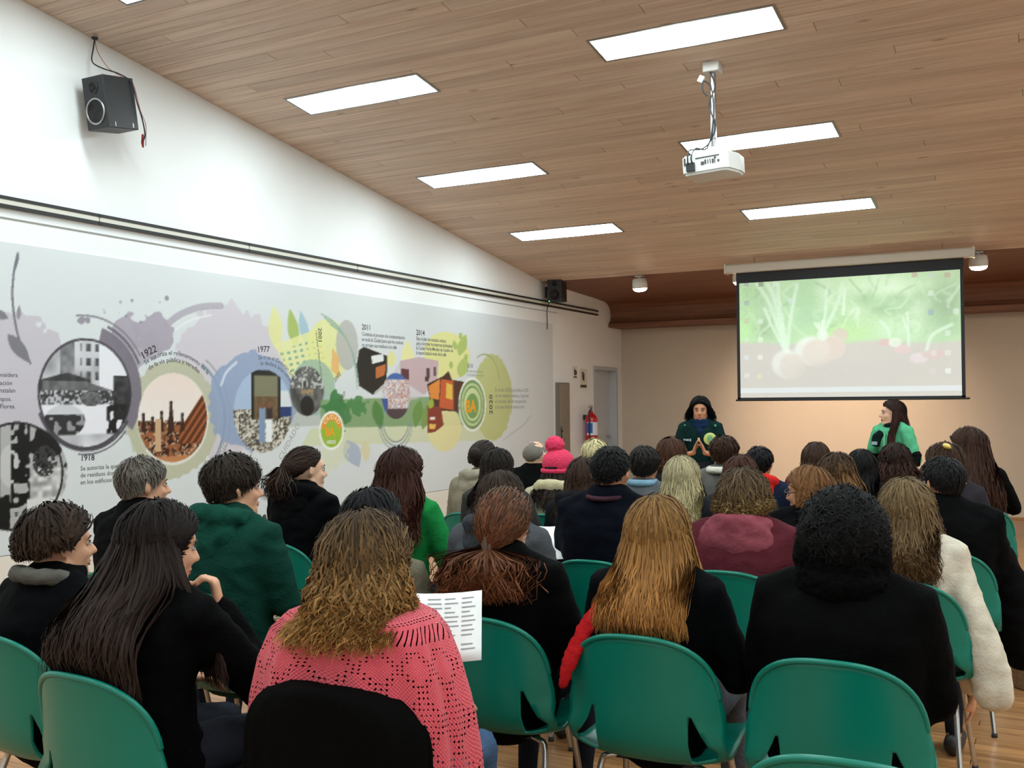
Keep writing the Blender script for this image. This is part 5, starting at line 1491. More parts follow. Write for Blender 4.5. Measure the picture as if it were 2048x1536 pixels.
def glasses(t, HM, c=(40, 30, 30)):
    m = mat('glasses_%02x' % c[0], c, .3)
    lm = mat('lens_glass', (200, 210, 215), .05)
    g = []
    for s in (-1, 1):
        g.append(torus((s * .03, .098, .004), .021, .0024, 18, 6, Matrix.Rotation(PI / 2, 4, 'X'), (1.1, .8)))
        g.append(sweep([(s * .053, .096, .008), (s * .078, .06, .008), (s * .086, -.01, .01), (s * .084, -.03, -.004)], [.0026] * 4, 6))
    g.append(sweep([(-.009, .1, .008), (.009, .1, .008)], [.0024, .0024], 6))
    obj('glasses', xf(join(*g), HM), m, t, True)

def scarf(t, nk, c, r=.075, th_=.026, tail=None, name='scarf', dz=0.0):
    nk = nk + Vector((0, 0, dz))
    g = [torus((0, nk.y + .006, nk.z + .01), r, th_, 24, 9, Matrix.Rotation(-.15, 4, 'X'), (1, .95)), torus((0, nk.y + .012, nk.z + .035), r * .92, th_ * .85, 24, 9, Matrix.Rotation(.12, 4, 'X'), (1, .95))]
    if tail:
        g.append(sweep(tail, [(.026, .014)] + [(.03, .013)] * (len(tail) - 2) + [(.014, .01)], 10))
    mobj(name, union(name, g, .009, cloth(c), 3, .005, 30), t)

def hand_top(geo, HM):
    return xf(geo, HM)
# ================================================================ the audience
def seat(x, y, ztop, who, label, face=0.0, lean=0.0, with_chair=True, **kw):
    t, HM, nk, A, sp = person(label, x, y, ztop, face, lean=lean, **kw)
    if with_chair:
        chair(t.location.x, t.location.y, math.radians(face), 'green plastic shell chair under ' + who)
    return t, HM, nk, A, sp
def H(style, root, tip=None, **k):
    d = dict(style=style, root=root, tip=tip or root)
    d.update(k)
    return d

# ---- back row (closest to the camera)
t, HM, nk, A, sp = seat(-2.86, 2.21, 1.215, 'the woman with short dark wavy hair at the far left', 'woman with short dark wavy hair, black coat and grey collar, seated at the far left', face=-4, hyaw=-14, skin='fair', detail=2, face_parts=True, puff=1.12, collar=(.05, .08),
     hair=H('long', (38, 28, 22), (58, 42, 32), len=.17, vol=.03, n=420, r=.0075, frizz=.004, ears=True, fine=1), top=(5, 6, 8), topname='coat')
mobj('collar', union('collar', [torus((0, nk.y - .012, nk.z + .025), .088, .026, 22, 8, Matrix.Rotation(-.2, 4, 'X'), (1.1, 1))], .011, cloth((92, 90, 84)), 3, .005, 20), t)
t, HM, nk, A, sp = seat(-2.235, 2.06, 1.262, 'the woman with very long black hair', 'woman with very long straight black hair resting her chin on her hand', face=-2, hyaw=-15, hpitch=-8, lean=.05, skin='fair', detail=2, face_parts=True, puff=1.1, arms=('lap', 'chin'),
     hair=H('long', (20, 15, 14), (48, 34, 28), len=.50, vol=.024, lim=84, n=1000, r=.0055, flare=.42, wave=.008, freq=1.2, hs=10, fine=1, tw=1.05, td=1.1), top=(5, 5, 6), topname='coat')
t, HM, nk, A, sp = seat(-1.562, 2.12, 1.255, 'the woman in the pink knitted shawl', 'woman with curly dark blond hair wearing a pink knitted shawl', face=5, hyaw=-6, hpitch=-6, skin='fair', detail=1, arms='lap', bottom=(74, 98, 132), puff=.94, shoulder=.95,
     hair=H('long', (62, 48, 34), (176, 132, 78), len=.31, vol=.036, n=1150, r=.0046, flare=.22, wave=.013, freq=2.6, frizz=.003, hs=14, fine=1, td=1.15), top=(20, 18, 20), topname='black_top')
P6 = (t, nk, A)
# knitted shawl with eyelets
def shawl_mesh(zs):
    ctl = [  # z, half width, depth back, depth front, centre y
        (1.03, .125, .085, .10, -.075), (1.028, .155, .105, .115, -.08), (1.012, .20, .125, .13, -.085), (.975, .238, .142, .14, -.09), (.90, .272, .155, .15, -.09), (.80, .298, .165, .165, -.085), (.70, .31, .172, .19, -.08), (.58, .315, .172, .21, -.075)]
    nu, nv = 120, 56
    V, UV = [], []
    for j in range(nv + 1):
        q = j / nv * (len(ctl) - 1)
        i = min(int(q), len(ctl) - 2)
        fr = q - i
        a = [ctl[i][k] * (1 - fr) + ctl[i + 1][k] * fr for k in range(5)]
        for k in range(nu):
            an = 2 * PI * k / nu
            c, s_ = math.cos(an), math.sin(an)
            ex = .82
            cx = math.copysign(abs(c) ** ex, c)
            sy = math.copysign(abs(s_) ** ex, s_)
            fold = .010 * (j / nv) * math.sin(an * 9 + 1) + .005 * (j / nv) * math.sin(an * 23)
            z = a[0] + (-.03 * math.cos(an * 2) * (j / nv) ** 2) + (.012 * math.sin(an * 26) if j == nv else 0)
            sag = -.025 * max(0, -s_) ** 2 * (1 - j / nv)       # neckline dips at the back
            V.append((cx * (a[1] + fold), a[4] + sy * ((a[2] if s_ < 0 else a[3]) + fold), zs(z + sag)))
    F = []
    for j in range(nv):
        for k in range(nu):
            k2 = (k + 1) % nu
            F.append((j * nu + k, j * nu + k2, (j + 1) * nu + k2, (j + 1) * nu + k))
    me = mesh_data('shawl', V, F, None, True)
    uv = me.uv_layers.new(name='UVMap')
    for p in me.polygons:
        for li, vi in zip(p.loop_indices, p.vertices):
            j, k = divmod(vi, nu)
            u = k / nu
            if k == 0 and any((w % nu) == nu - 1 for w in p.vertices):
                u = 1.0
            uv.data[li].uv = (u, j / nv)
    return me
def knit_mat():
    m = bpy.data.materials.new('pink_knit')
    m.use_nodes = True
    nt = m.node_tree
    L = nt.links.new
    b = nt.nodes['Principled BSDF']
    b.inputs['Base Color'].default_value = (*lin((214, 84, 96)), 1)
    b.inputs['Roughness'].default_value = 0.9
    b.inputs['Specular IOR Level'].default_value = 0.15
    b.inputs['Sheen Weight'].default_value = 0.2
    uv = nt.nodes.new('ShaderNodeUVMap')
    sp_ = nt.nodes.new('ShaderNodeSeparateXYZ')
    L(uv.outputs[0], sp_.inputs[0])
    def M(op, a, b_=None):
        n = nt.nodes.new('ShaderNodeMath')
        n.operation = op
        for i, val in enumerate((a, b_)):
            if val is None:
                continue
            if isinstance(val, (int, float)):
                n.inputs[i].default_value = val
            else:
                L(val, n.inputs[i])
        return n.outputs[0]
    U, V_ = sp_.outputs[0], sp_.outputs[1]
    def eyelets(fu, fv, ph, r, skew=0.0):
        uu = M('ADD', M('MULTIPLY', U, fu), M('MULTIPLY', V_, skew))
        a = M('SUBTRACT', M('FRACT', M('ADD', uu, ph)), .5)
        c = M('SUBTRACT', M('FRACT', M('MULTIPLY', V_, fv)), .5)
        d = M('ADD', M('MULTIPLY', a, a), M('MULTIPLY', c, c))
        return M('LESS_THAN', d, r)
    def within(a, b_):
        return M('MULTIPLY', M('GREATER_THAN', V_, a), M('LESS_THAN', V_, b_))
    h1 = M('MULTIPLY', eyelets(84, 34, 0, .075), within(.235, .294))
    sl = M('SUBTRACT', M('FRACT', M('ADD', M('MULTIPLY', U, 70), M('MULTIPLY', V_, 16))), .5)
    h2 = M('MULTIPLY', M('LESS_THAN', M('ABSOLUTE', sl), .13), within(.32, .44))
    h3 = M('MULTIPLY', eyelets(90, 40, .5, .035, 14), within(.05, .22))
    sp2 = M('SUBTRACT', M('PINGPONG', M('MULTIPLY', U, 14), .5), M('PINGPONG', M('MULTIPLY', V_, 5.5), .5))
    dia = M('LESS_THAN', M('ABSOLUTE', sp2), .12)
    h4 = M('MULTIPLY', M('MULTIPLY', eyelets(110, 52, 0, .05, 8), dia), within(.46, .97))
    h5 = M('MULTIPLY', M('MULTIPLY', eyelets(110, 52, .3, .028, -20), M('GREATER_THAN', sp2, .12)), within(.60, .97))
    tot = M('MINIMUM', M('ADD', M('ADD', h1, h2), M('ADD', M('ADD', h3, h4), h5)), 1.0)
    alpha = M('SUBTRACT', 1.0, tot)
    L(alpha, b.inputs['Alpha'])
    wv = M('MULTIPLY', M('SINE', M('MULTIPLY', V_, 420)), M('SINE', M('MULTIPLY', U, 900)))
    bp = nt.nodes.new('ShaderNodeBump')
    bp.inputs['Strength'].default_value = .5
    bp.inputs['Distance'].default_value = .004
    L(wv, bp.inputs['Height'])
    L(bp.outputs[0], b.inputs['Normal'])
    return m
kz = (1.26 - .225 - .45) / (1.055 - .45)
me = shawl_mesh(lambda z: .45 + (z - .45) * kz)
me.materials.append(knit_mat())
o = mobj('knitted_shawl', me, t)
o['label'] = 'pink knitted shawl with eyelet pattern'
scarf(t, nk, (120, 60, 66), .062, .02, None, 'patterned_scarf')
# black coat hung over that chair back
def coat_over_chair():
    V, F = [], []
    nu, nv = 72, 22
    for j in range(nv + 1):
        tt = j / nv
        z = .852 - .60 * tt
        w = .262 * min(1, (1 - max(0, (z - .66) / .2) ** 2.6) ** (1 / 2.6) + .02) if z > .66 else .262 + .03 * (tt - .3)
        dp = .036 + .03 * tt
        for k in range(nu):
            an = 2 * PI * k / nu
            c, s_ = math.cos(an), math.sin(an)
            fold = .014 * tt * math.sin(an * 13) + .010 * tt * math.sin(an * 23 + 2)
            bow = .06 * (abs(c) ** 2.4)
            V.append((math.copysign(abs(c) ** .7, c) * (w + fold), -.262 - .02 * (z - .6) + bow + s_ * dp * (1 if z > .6 else 1) + fold * s_, z))
    for j in range(nv):
        for k in range(nu):
            k2 = (k + 1) % nu
            F.append((j * nu + k, (j + 1) * nu + k, (j + 1) * nu + k2, j * nu + k2))
    F.append(tuple(range(nu)))
    return V, F
c = obj('draped_coat', coat_over_chair(), mat('black_suede', (7, 6, 6), .9, vary=.2, vscale=5, bump=.3, bscale=30, spec=.05), None, True)
c.location = P6[0].location
c.rotation_euler = P6[0].rotation_euler
tag(c, 'black coat hung over the chair back behind the pink shawl', 'coat')

def paper(loc, rot, label, w=.21, h=.297, lines=0, seed=1):
    p = thing('paper_sheet', label, 'paper', loc)
    p.rotation_euler = rot
    v, f = [], []
    for j in range(7):
        for i in range(5):
            u, s_ = i / 4 - .5, j / 6 - .5
            v.append((u * w, s_ * h, .012 * (u * 2) ** 2 + .006 * s_))
    f = [(j * 5 + i, j * 5 + i + 1, j * 5 + i + 6, j * 5 + i + 5) for j in range(6) for i in range(4)]
    me = modded('sheet', (v, f), [('SOLIDIFY', dict(thickness=.0008))], mat('paper_white', (236, 238, 236), .6))
    mobj('sheet', me, p)
    if lines:
        r = random.Random(seed)
        allseg = []
        for k in range(lines):
            y0 = h * (.40 - .8 * k / lines)
            segs = []
            x0 = -.42 * w
            for q in range(4):
                ln = w * r.uniform(.08, .2)
                if r.random() < .85:
                    a, b_ = x0, min(x0 + ln, .42 * w)
                    zz = lambda xx: .012 * (xx / w * 2) ** 2 + .006 * (y0 / h) + .0015
                    segs.append(([(a, y0, zz(a)), (b_, y0, zz(b_)), (b_, y0 + h * .018, zz(b_)), (a, y0 + h * .018, zz(a))], [(0, 1, 2, 3)]))
                x0 += w * .22
            allseg += segs
        o = obj('printed_lines', join(*allseg), mat('print_grey', (150, 152, 156), .7), p)
        o['kind'] = 'stuff'
    return p

t, HM, nk, A, sp = seat(-2.13, 2.93, 1.235, 'the black-haired woman with the orange scarf', 'woman with short black hair, olive jacket and orange scarf behind the curly-haired woman', face=-3, hyaw=-4, skin='fair', detail=1, hair=H('long', (20, 20, 22), (30, 30, 34), len=.2, vol=.026, n=360, r=.006, ears=False, fine=1), top=(104, 98, 82), puff=1.18)
scarf(t, nk, (222, 84, 40), .07, .022)
t, HM, nk, A, sp = seat(-3.50, 3.13, 1.31, 'the man with grey hair', 'man with short grey hair in a black coat beside the mural', face=-3, hyaw=-18, male=True, skin='fair', detail=2, face_parts=True, hair=H('short', (58, 52, 46), (120, 112, 104), len=.05, vol=.02, n=420, r=.005, fine=1), top=(6, 6, 7), topname='coat', puff=1.15, collar=(.045, .085))
t, HM, nk, A, sp = seat(-2.87, 3.02, 1.335, 'the man in the dark green jacket', 'man with thick dark hair in a dark green hooded jacket', face=-4, hyaw=-22, male=True, skin='fair', detail=2, face_parts=True, hair=H('short', (34, 28, 24), (52, 42, 34), len=.06, vol=.030, n=620, r=.0055, frizz=.003, fine=1), top=(18, 58, 48), hood=(22, 68, 56), puff=1.1, shoulder=1.06)
t, HM, nk, A, sp = seat(-1.68, 3.08, 1.235, 'the woman with clipped brown hair', 'woman with brown hair clipped at the nape, reddish curly ends and black fuzzy coat', face=2, skin='fair', detail=1, hair=H('tied', (70, 52, 40), (118, 68, 42), vol=.018, n=420, r=.0045, knot=(-.1, -.75, -.65), tail=.15, tn=620, tspread=.06, tfast=5.0, wave=.03, frizz=.004, fine=1), top=(5, 5, 5), topname='coat', puff=1.16)
hc_ = HM @ Vector((-.012, -.115, -.055))
obj('hair_clip', join(xf(bbox(-.018, .018, -.012, .012, -.03, .03, .006), Matrix.Translation(hc_)), xf(bbox(-.006, .006, -.02, .0, -.034, .034, .003), Matrix.Translation(hc_))), mat('clip_brown', (96, 74, 62), .3), t)
t, HM, nk, A, sp = seat(-1.11, 3.05, 1.235, 'the red-blond woman with the red scarf', 'woman with long straight red-blond hair, black coat and red scarf', face=1, skin='fair', detail=1, hair=H('long', (118, 86, 48), (172, 118, 64), len=.40, vol=.026, n=1000, r=.0048, flare=.22, wave=.007, freq=1.3, hs=10, fine=1, td=1.1), top=(5, 6, 8), topname='coat', bottom=(84, 86, 92), puff=1.08, shoulder=.95)
scarf(t, nk, (178, 30, 34), .075, .024, [(-.05, -.12, nk.z + .01), (-.12, -.185, nk.z - .06), (-.18, -.215, nk.z - .15), (-.225, -.235, nk.z - .25), (-.25, -.24, nk.z - .33)], 'red_scarf')
t, HM, nk, A, sp = seat(-.54, 3.03, 1.268, 'the woman with bushy black hair', 'woman with bushy black curly hair in a wide black coat', face=1, skin='fair', detail=1, hair=H('afro', (7, 7, 7), (16, 15, 15), vol=.045, n=1400, r=.0044, frizz=.004, fine=1, ears=False), top=(4, 4, 4), topname='coat', puff=1.24, shoulder=1.14, collar=(.07, .085))
mobj('lower_hair', union('lower_hair', [ell((0, nk.y - .0, nk.z + .085), (.132, .118, .10), 16), ell((0, nk.y - .02, nk.z + .015), (.128, .112, .075), 16)], .012, mat('black_curls', (6, 6, 6), .9, bump=1.0, bscale=70, spec=.05), 2, .012, 40, 5), t)

# ---- third row
t, HM, nk, A, sp = seat(-3.46, 4.17, 1.31, 'the woman with the dark ponytail', 'woman in profile with a dark ponytail and black hooded jacket', face=-6, hyaw=-18, skin='pale', detail=2, face_parts=True, hair=H('tied', (42, 30, 24), (60, 44, 36), vol=.014, n=420, r=.0045, knot=(0, -.98, .05), tail=.16, tn=200, tspread=.035, wave=.02, frizz=.003, fine=1), top=(7, 8, 10), hood=(9, 10, 12), puff=1.14)
obj('bag_strap', sweep([(-.10, -.235, nk.z - .1), (-.03, -.262, nk.z - .2), (.06, -.262, nk.z - .33)], [(.013, .004)] * 3, 8), mat('strap_grey', (70, 66, 60), .7), t)
t, HM, nk, A, sp = seat(-2.85, 4.16, 1.315, 'the woman in the bright green sweater', 'woman with long dark red-brown hair in a bright green sweater', face=2, hyaw=-12, skin='pale', detail=1, face_parts=True, hair=H('long', (48, 28, 22), (70, 38, 28), len=.46, vol=.032, n=700, r=.006, flare=.3, wave=.014, freq=1.8, hs=10, fine=1), top=(26, 122, 60), topname='sweater', puff=1.02)
t, HM, nk, A, sp = seat(-2.09, 3.80, 1.245, 'the woman in the grey hooded jacket', 'woman with dark brown hair tucked into a grey hooded jacket', face=2, hyaw=5, skin='fair', detail=1, hair=H('long', (50, 38, 30), (66, 50, 40), len=.26, vol=.022, n=420, r=.006, fine=1), top=(74, 76, 80), hood=(62, 64, 70), puff=1.18)
t, HM, nk, A, sp = seat(-1.80, 4.32, 1.325, 'the man with short black hair and navy jacket', 'man with short black hair in a navy jacket', face=0, hyaw=3, male=True, skin='tan', detail=1, hair=H('short', (16, 15, 16), (26, 24, 24), len=.018, vol=.015, n=500, r=.004, fine=1), top=(8, 11, 20), puff=1.22, shoulder=1.02, collar=(.035, .088))
obj('collar_lining', torus((0, nk.y - .02, nk.z + .028), .088, .012, 22, 6, Matrix.Rotation(.1, 4, 'X')), cloth((64, 40, 48)), t, True)
t, HM, nk, A, sp = seat(-1.18, 4.31, 1.242, 'the woman in the maroon coat', 'woman with curly light brown hair in a maroon hooded coat', face=-2, skin='fair', detail=1, hair=H('long', (70, 54, 40), (150, 120, 76), len=.19, vol=.032, n=620, r=.0048, flare=.3, wave=.012, freq=2.6, frizz=.004, fine=1), top=(84, 34, 42), topname='coat', hood=(134, 68, 78), hood_scale=1.35, puff=1.34, shoulder=1.1, collar=(.05, .1))
t, HM, nk, A, sp = seat(-.53, 4.36, 1.215, 'the woman in the white coat', 'woman with wavy dark blond hair in a white coat', face=-2, hyaw=6, hroll=-4, skin='fair', detail=1, arms=('lap', 'down'), hair=H('long', (112, 92, 64), (92, 66, 42), len=.4, vol=.03, n=800, r=.005, flare=.2, wave=.014, freq=2.0, hs=10, fine=1, td=1.1), top=(206, 196, 178), topname='coat', puff=1.2, extra=[sweep([(.175, -.05, .86), (.215, -.075, .76), (.262, -.095, .62), (.30, -.10, .48), (.315, -.10, .40)], [(.055, .06), (.06, .075), (.068, .085), (.075, .095), (.07, .095)], 14)])
# ---- fourth row
t, HM, nk, A, sp = seat(-2.87, 5.18, 1.268, 'the woman with a dark ponytail near the mural', 'woman with long dark hair falling over her back, fourth row near the mural', face=0, skin='fair', hair=H('long', (30, 24, 20), (40, 30, 26), len=.36, vol=.018, n=300, r=.007), top=(60, 58, 56))
t, HM, nk, A, sp = seat(-2.30, 5.14, 1.228, 'the woman with straight brown hair behind the navy jacket', 'woman with straight brown hair left of the man in navy', face=0, skin='fair', hair=H('long', (52, 36, 28), (66, 46, 36), len=.34, vol=.024, n=320, r=.007), top=(26, 26, 30), hood=(28, 28, 32))
t, HM, nk, A, sp = seat(-1.79, 5.30, 1.235, 'the ash-blond woman', 'woman with long ash-blond hair right of the man in navy', face=3, hyaw=-4, skin='fair', detail=1, hair=H('long', (160, 148, 116), (190, 176, 130), len=.40, vol=.022, n=620, r=.0052, flare=.16, wave=.01, hs=9, fine=1), top=(30, 30, 34))
t, HM, nk, A, sp = seat(-1.09, 5.15, 1.205, 'the woman with glasses', 'woman with glasses and light brown hair turned to face left', face=0, hyaw=74, hpitch=-4, skin='tan', detail=2, face_parts=True, hair=H('long', (112, 76, 46), (132, 92, 54), len=.22, vol=.024, n=420, r=.0055, fine=1, ears=True), top=(9, 9, 11))
glasses(t, HM, (70, 40, 40))
t, HM, nk, A, sp = seat(-.48, 5.25, 1.255, 'the man with glasses and dark suit', 'man with short black hair and glasses in a black suit jacket at the right', face=2, hyaw=42, male=True, skin='tan', detail=2, face_parts=True, hair=H('short', (18, 17, 18), (30, 28, 28), len=.035, vol=.02, n=520, r=.0045, fine=1), top=(8, 8, 9), topname='suit_jacket', puff=1.18, shoulder=1.12, collar=(.035, .08))
glasses(t, HM, (26, 24, 24))

# ---- fifth row
t, HM, nk, A, sp = seat(-3.29, 5.75, 1.285, 'the woman in the beige hooded jacket', 'woman with dark pinned-up hair in a beige hooded jacket by the mural', face=0, skin='fair', hair=H('tied', (40, 32, 28), vol=.02, n=260, r=.006, knot=(.1, -.95, .2), bun=.045, lump=1.2), top=(130, 122, 104), hood=(156, 148, 130), puff=1.25)
obj('hair_clip', xf(bbox(-.02, .02, -.006, .006, -.008, .008, .003), Matrix.Translation(HM @ Vector((.02, -.135, .06)))), mat('speaker_ring'), t)
t, HM, nk, A, sp = seat(-2.81, 5.88, 1.215, 'the person in the pink bobble hat', 'person in a pink bobble hat with long dark hair and a cream patterned coat', face=0, skin='fair', hair=H('long', (34, 26, 22), (44, 34, 28), len=.36, vol=.014, n=300, r=.007, flare=.3), top=(178, 172, 148), puff=1.25, hood=(196, 186, 150))
hat = thing('bobble_hat', 'bright pink knitted hat with a pompom', 'hat', t.location)
hat.rotation_euler = t.rotation_euler
M_HAT = mat('pink_wool', (222, 52, 92), .9, vary=.15, vscale=60, bump=.8, bscale=90)
hat_geo = ell((0, 0, 0), (.102, .118, .098), 24)
hat_geo = ([(p[0], p[1], max(p[2], -.045)) for p in hat_geo[0]], hat_geo[1])
HT = HM @ Matrix.Translation((0, -.012, .055))
obj('crown', xf(hat_geo, HT), M_HAT, hat, True)
obj('brim', xf(torus((0, 0, -.045), .098, .016, 28, 8, None, (1, 1.12)), HT), M_HAT, hat, True)
mobj('pompom', union('pompom', [ell((-.02, -.01, .115), (.058, .058, .055), 14)], .009, M_HAT, 1, .01, 60, 3), hat).matrix_local = HT
t, HM, nk, A, sp = seat(-2.22, 5.86, 1.258, 'the dark-haired person with a light blue collar', 'person with short dark hair, grey coat and light blue collar', face=0, hyaw=8, skin='tan', hair=H('short', (24, 21, 20), (34, 30, 28), len=.05, vol=.02, n=300, r=.006), top=(92, 96, 100), collar=(.03, .08))
mobj('shirt_collar', union('shirt_collar', [torus((0, nk.y, nk.z + .03), .078, .024, 20, 8)], .014, cloth((128, 164, 186)), 2), t)
t, HM, nk, A, sp = seat(-1.64, 5.93, 1.215, 'the auburn-haired woman', 'woman with auburn hair partly hidden behind the maroon coat', face=0, skin='fair', hair=H('long', (60, 34, 26), (74, 44, 32), len=.26, vol=.026, n=260, r=.007), top=(40, 40, 44))
t, HM, nk, A, sp = seat(-1.12, 6.12, 1.225, 'the woman with wavy brown and blond hair', 'woman with long wavy brown hair going blond at the ends', face=0, hyaw=-8, skin='fair', hair=H('long', (46, 34, 26), (140, 98, 54), len=.46, vol=.028, n=420, r=.007, flare=.45, wave=.016, freq=2.2), top=(30, 30, 34))
t, HM, nk, A, sp = seat(-.575, 6.42, 1.282, 'the woman with the yellow hair band', 'woman with brown hair and a yellow hair band at the right', face=4, hyaw=45, skin='fair', hair=H('long', (56, 38, 28), (72, 48, 34), len=.24, vol=.024, n=320, r=.0065, ears=False), top=(48, 44, 50), puff=1.1)
obj('hair_band', xf(ell((0, 0, 0), (.055, .026, .018), 14), HM @ Matrix.Translation((-.03, -.06, .112)) @ Matrix.Rotation(.9, 4, 'Z') @ Matrix.Rotation(.5, 4, 'X')), mat('yellow_band', (206, 178, 84), .5), t, True)
mobj('shirt_collar', union('shirt_collar', [torus((.02, nk.y - .02, nk.z + .02), .085, .024, 20, 8)], .014, cloth((214, 206, 186)), 2), t)

# ---- front rows
t, HM, nk, A, sp = seat(-3.26, 6.43, 1.275, 'the balding man', 'balding man with grey hair and a black coat beside the pink hat', face=0, male=True, skin='pale', hair=H('bald', (128, 122, 112), vol=.009, n=0, lump=.2), top=(8, 8, 9), puff=1.15, collar=(.05, .085))
t, HM, nk, A, sp = seat(-2.96, 6.82, 1.262, 'the person with pale blond hair', 'person with short pale blond hair behind the man in navy', face=0, skin='pale', hair=H('short', (186, 172, 128), (204, 192, 150), len=.07, vol=.026, n=320, r=.007), top=(120, 112, 100))
t, HM, nk, A, sp = seat(-2.40, 6.88, 1.278, 'the woman with brown bobbed hair', 'woman with rounded brown bobbed hair in the front rows', face=0, skin='fair', hair=H('long', (70, 44, 30), (86, 54, 38), len=.22, vol=.03, n=320, r=.007), top=(36, 34, 36))
t, HM, nk, A, sp = seat(-2.19, 7.46, 1.268, 'the brown-haired person with the white collar', 'person with dark brown hair, grey jacket and white collar near the standing woman', face=0, skin='fair', hair=H('short', (48, 32, 24), (64, 42, 30), len=.07, vol=.034, n=360, r=.007, frizz=.004), top=(104, 102, 98))
mobj('shirt_collar', union('shirt_collar', [torus((0, nk.y - .01, nk.z + .01), .10, .03, 20, 8)], .014, cloth((226, 222, 210)), 2), t)
t, HM, nk, A, sp = seat(-1.78, 6.90, 1.218, 'the person with the bright red hood', 'person with short black hair, navy jacket and bright red hood', face=0, skin='tan', hair=H('short', (16, 16, 18), (22, 22, 24), len=.04, vol=.02, n=260, r=.006), top=(28, 36, 56), hood=(206, 42, 38))
t, HM, nk, A, sp = seat(-1.51, 7.46, 1.232, 'the woman with brown hair and purple top', 'woman with brown hair and a dark purple top in the front rows', face=0, hyaw=-12, skin='fair', hair=H('long', (58, 42, 32), (76, 54, 40), len=.3, vol=.022, n=280, r=.007), top=(88, 34, 56))
t, HM, nk, A, sp = seat(-1.13, 7.02, 1.205, 'the woman with straight black hair', 'woman with long straight black hair in the front rows', face=0, skin='fair', hair=H('long', (18, 16, 17), (26, 22, 22), len=.42, vol=.024, n=320, r=.007), top=(22, 22, 24))
t, HM, nk, A, sp = seat(-1.03, 7.86, 1.215, 'the woman with dark brown curly hair', 'woman with dark brown curly hair just in front of the standing woman in green', face=0, hyaw=10, skin='fair', hair=H('long', (36, 25, 20), (62, 36, 26), len=.4, vol=.032, n=420, r=.008, flare=.4, wave=.02, freq=2.4), top=(30, 26, 26))
t, HM, nk, A, sp = seat(-.50, 7.24, 1.345, 'the woman with very long brown hair', 'woman with very long brown hair and black jacket at the right edge', face=20, hyaw=52, hpitch=-10, skin='fair', arms=('lap', 'elbow'), hair=H('long', (52, 34, 26), (62, 38, 28), len=.56, vol=.026, n=460, r=.007, flare=.18, wave=.008), top=(8, 8, 9))

# ================================================================ the two women standing by the screen
t, HM, nk, A, sp = person('standing woman with black bobbed hair, navy scarf and dark green jacket with hands together', -2.96, 9.31, 1.582, 194, hyaw=0, hpitch=-4, skin='tan', detail=2, face_parts=True, stand=True, arms='clasp', sleeve=.5, shoulder=.94, top=(18, 42, 40), bottom=(34, 36, 44), puff=1.02, group='presenters',
    hair=H('long', (18, 16, 18), (24, 22, 24), len=.25, vol=.024, n=520, r=.006, fine=1, cy=0.0, flare=.5, lim=66))
scarf(t, nk, (24, 42, 70), .07, .03, [(0, .07, nk.z - .03), (.0, .10, nk.z - .08), (0, .105, nk.z - .12)], 'navy_scarf', -.03)
zsh = nk.z - .05
for s in (-1, 1):
    S = A[s][0]
    obj('shoulder_stripe', sweep([(S[0] - s * .01, S[1] + .058, S[2] + .03), (S[0] + s * .012, S[1] + .066, S[2] - .03), (S[0] + s * .02, S[1] + .062, S[2] - .09)], [(.010, .004)] * 3, 8), mat('stripe_green', (60, 160, 124), .7), t, True)
bd = obj('round_badge', xf(lathe([(.058, 0), (.06, .004), (.054, .008), (.01, .009)], 24), Matrix.Translation((-.095, .118, zsh - .10)) @ Matrix.Rotation(-PI / 2 - .1, 4, 'X')), mat('badge_yellowgreen', (196, 206, 120), .5), t, True)
obj('badge_leaf', xf(ell((0, 0, .009), (.028, .042, .003), 12), Matrix.Translation((-.095, .118, zsh - .10)) @ Matrix.Rotation(-PI / 2 - .1, 4, 'X')), mat('badge_green', (120, 176, 120), .5), bd, True)
obj('chest_print', xf(cuboids((.06, .075, 0, .002, -.012, .012), (.08, .11, 0, .002, -.008, .01), (.115, .13, 0, .002, -.004, .012)), Matrix.Translation((.02, .122, zsh - .11))), mat('print_pale', (150, 170, 176), .6), t)
t, HM, nk, A, sp = person('standing woman in profile with long dark brown hair and light green sleeves below the screen', -1.31, 9.85, 1.535, 152, hyaw=-44, skin='pale', detail=2, face_parts=True, stand=True, arms='lap', top=(88, 176, 132), bottom=(34, 36, 44), puff=1.0, shoulder=.94, group='presenters',
    hair=H('long', (40, 26, 22), (60, 34, 28), len=.52, vol=.016, n=600, r=.006, fine=1, cy=0.0, flare=.1, wave=.006, ears=True, lim=76))
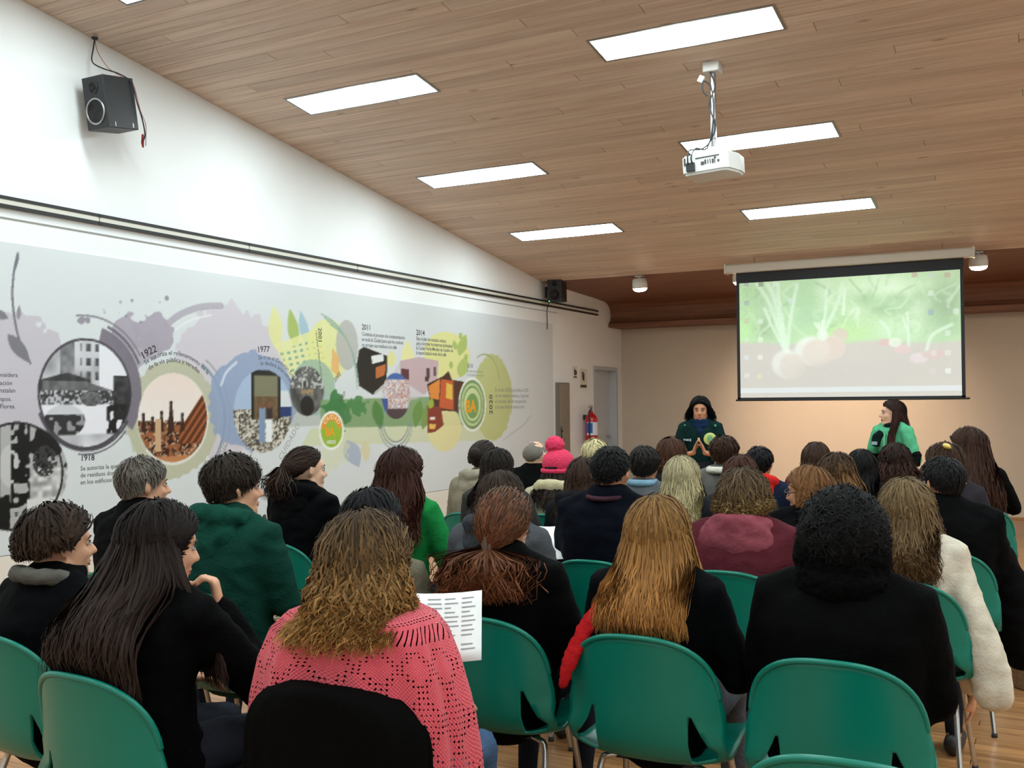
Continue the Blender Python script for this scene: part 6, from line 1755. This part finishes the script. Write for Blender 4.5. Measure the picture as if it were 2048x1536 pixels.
mobj('dark_collar', union('dark_collar', [torus((0, nk.y, nk.z + .012), .064, .024, 20, 8), sweep([(.05, .10, nk.z - .06), (.09, .105, nk.z - .1), (.11, .11, nk.z - .17)], [(.04, .018), (.055, .018), (.05, .018)], 12)], .012, cloth((18, 34, 34)), 3, .003, 10, 9), t)
obj('zip', box(-.006, .006, .112, .122, nk.z - .28, nk.z - .06), mat('zip_green', (120, 200, 160), .5), t)
obj('chest_print', box(.07, .13, .128, .133, nk.z - .17, nk.z - .14), mat('print_pale', (150, 170, 176)), t)
for s in (-1, 1):
    E, W = Vector(A[s][1]), Vector(A[s][2])
    obj('dark_sleeve', sweep([Vector(A[s][0]).lerp(E, .88), E, E.lerp(W, .5), E.lerp(W, .97)], [.066, .064, .058, .046], 14), cloth((16, 17, 19)), t, True)

# ================================================================ loose things among the chairs
chair(-.37, 2.30, math.radians(2), 'empty green plastic shell chair in the nearest row, only its top rim in view')
paper((-1.575, 2.50, .87), (math.radians(52), math.radians(-2), math.radians(26)), 'printed white sheet held up by the woman in the pink shawl', lines=12, w=.23, h=.215)
paper((-2.10, 4.30, .86), (math.radians(22), 0, math.radians(30)), 'white sheet beside the man in the navy jacket')
paper((-1.47, 3.30, .66), (math.radians(18), 0, math.radians(20)), 'white sheet between the clipped-hair woman and the red-scarf woman')
bin_ = thing('waste_bin', 'mottled beige round bin on the floor at the right edge', 'bin', (-.12, 6.02, 0))
obj('bin_body', lathe([(.10, 0), (.112, .01), (.13, .26), (.136, .265), (.136, .28), (.126, .28), (.12, .2), (.1, .02)], 28), mat('bin_speckle', (158, 138, 112), .8, vary=.3, vscale=60), bin_, True)
obj('bin_rim', torus((0, 0, .278), .131, .007, 28, 8), mat('bin_speckle'), bin_, True)
bag = thing('black_bag', 'black shoulder bag with a red strap hanging at the right edge', 'bag', (-.17, 5.36, 0))
mobj('bag_body', union('bag_body', [sweep([(-.05, -.04, .78), (-.02, -.02, .6), (.02, 0, .42), (.03, 0, .33)], [(.05, .07), (.09, .09), (.11, .1), (.1, .09)], 14)], .016, cloth((12, 11, 12)), 3, .01, 9, 2), bag)
obj('red_strap', sweep([(.10, -.07, .58), (.15, -.02, .60), (.17, .05, .57)], [.011] * 3, 8), mat('cable_red'), bag, True)
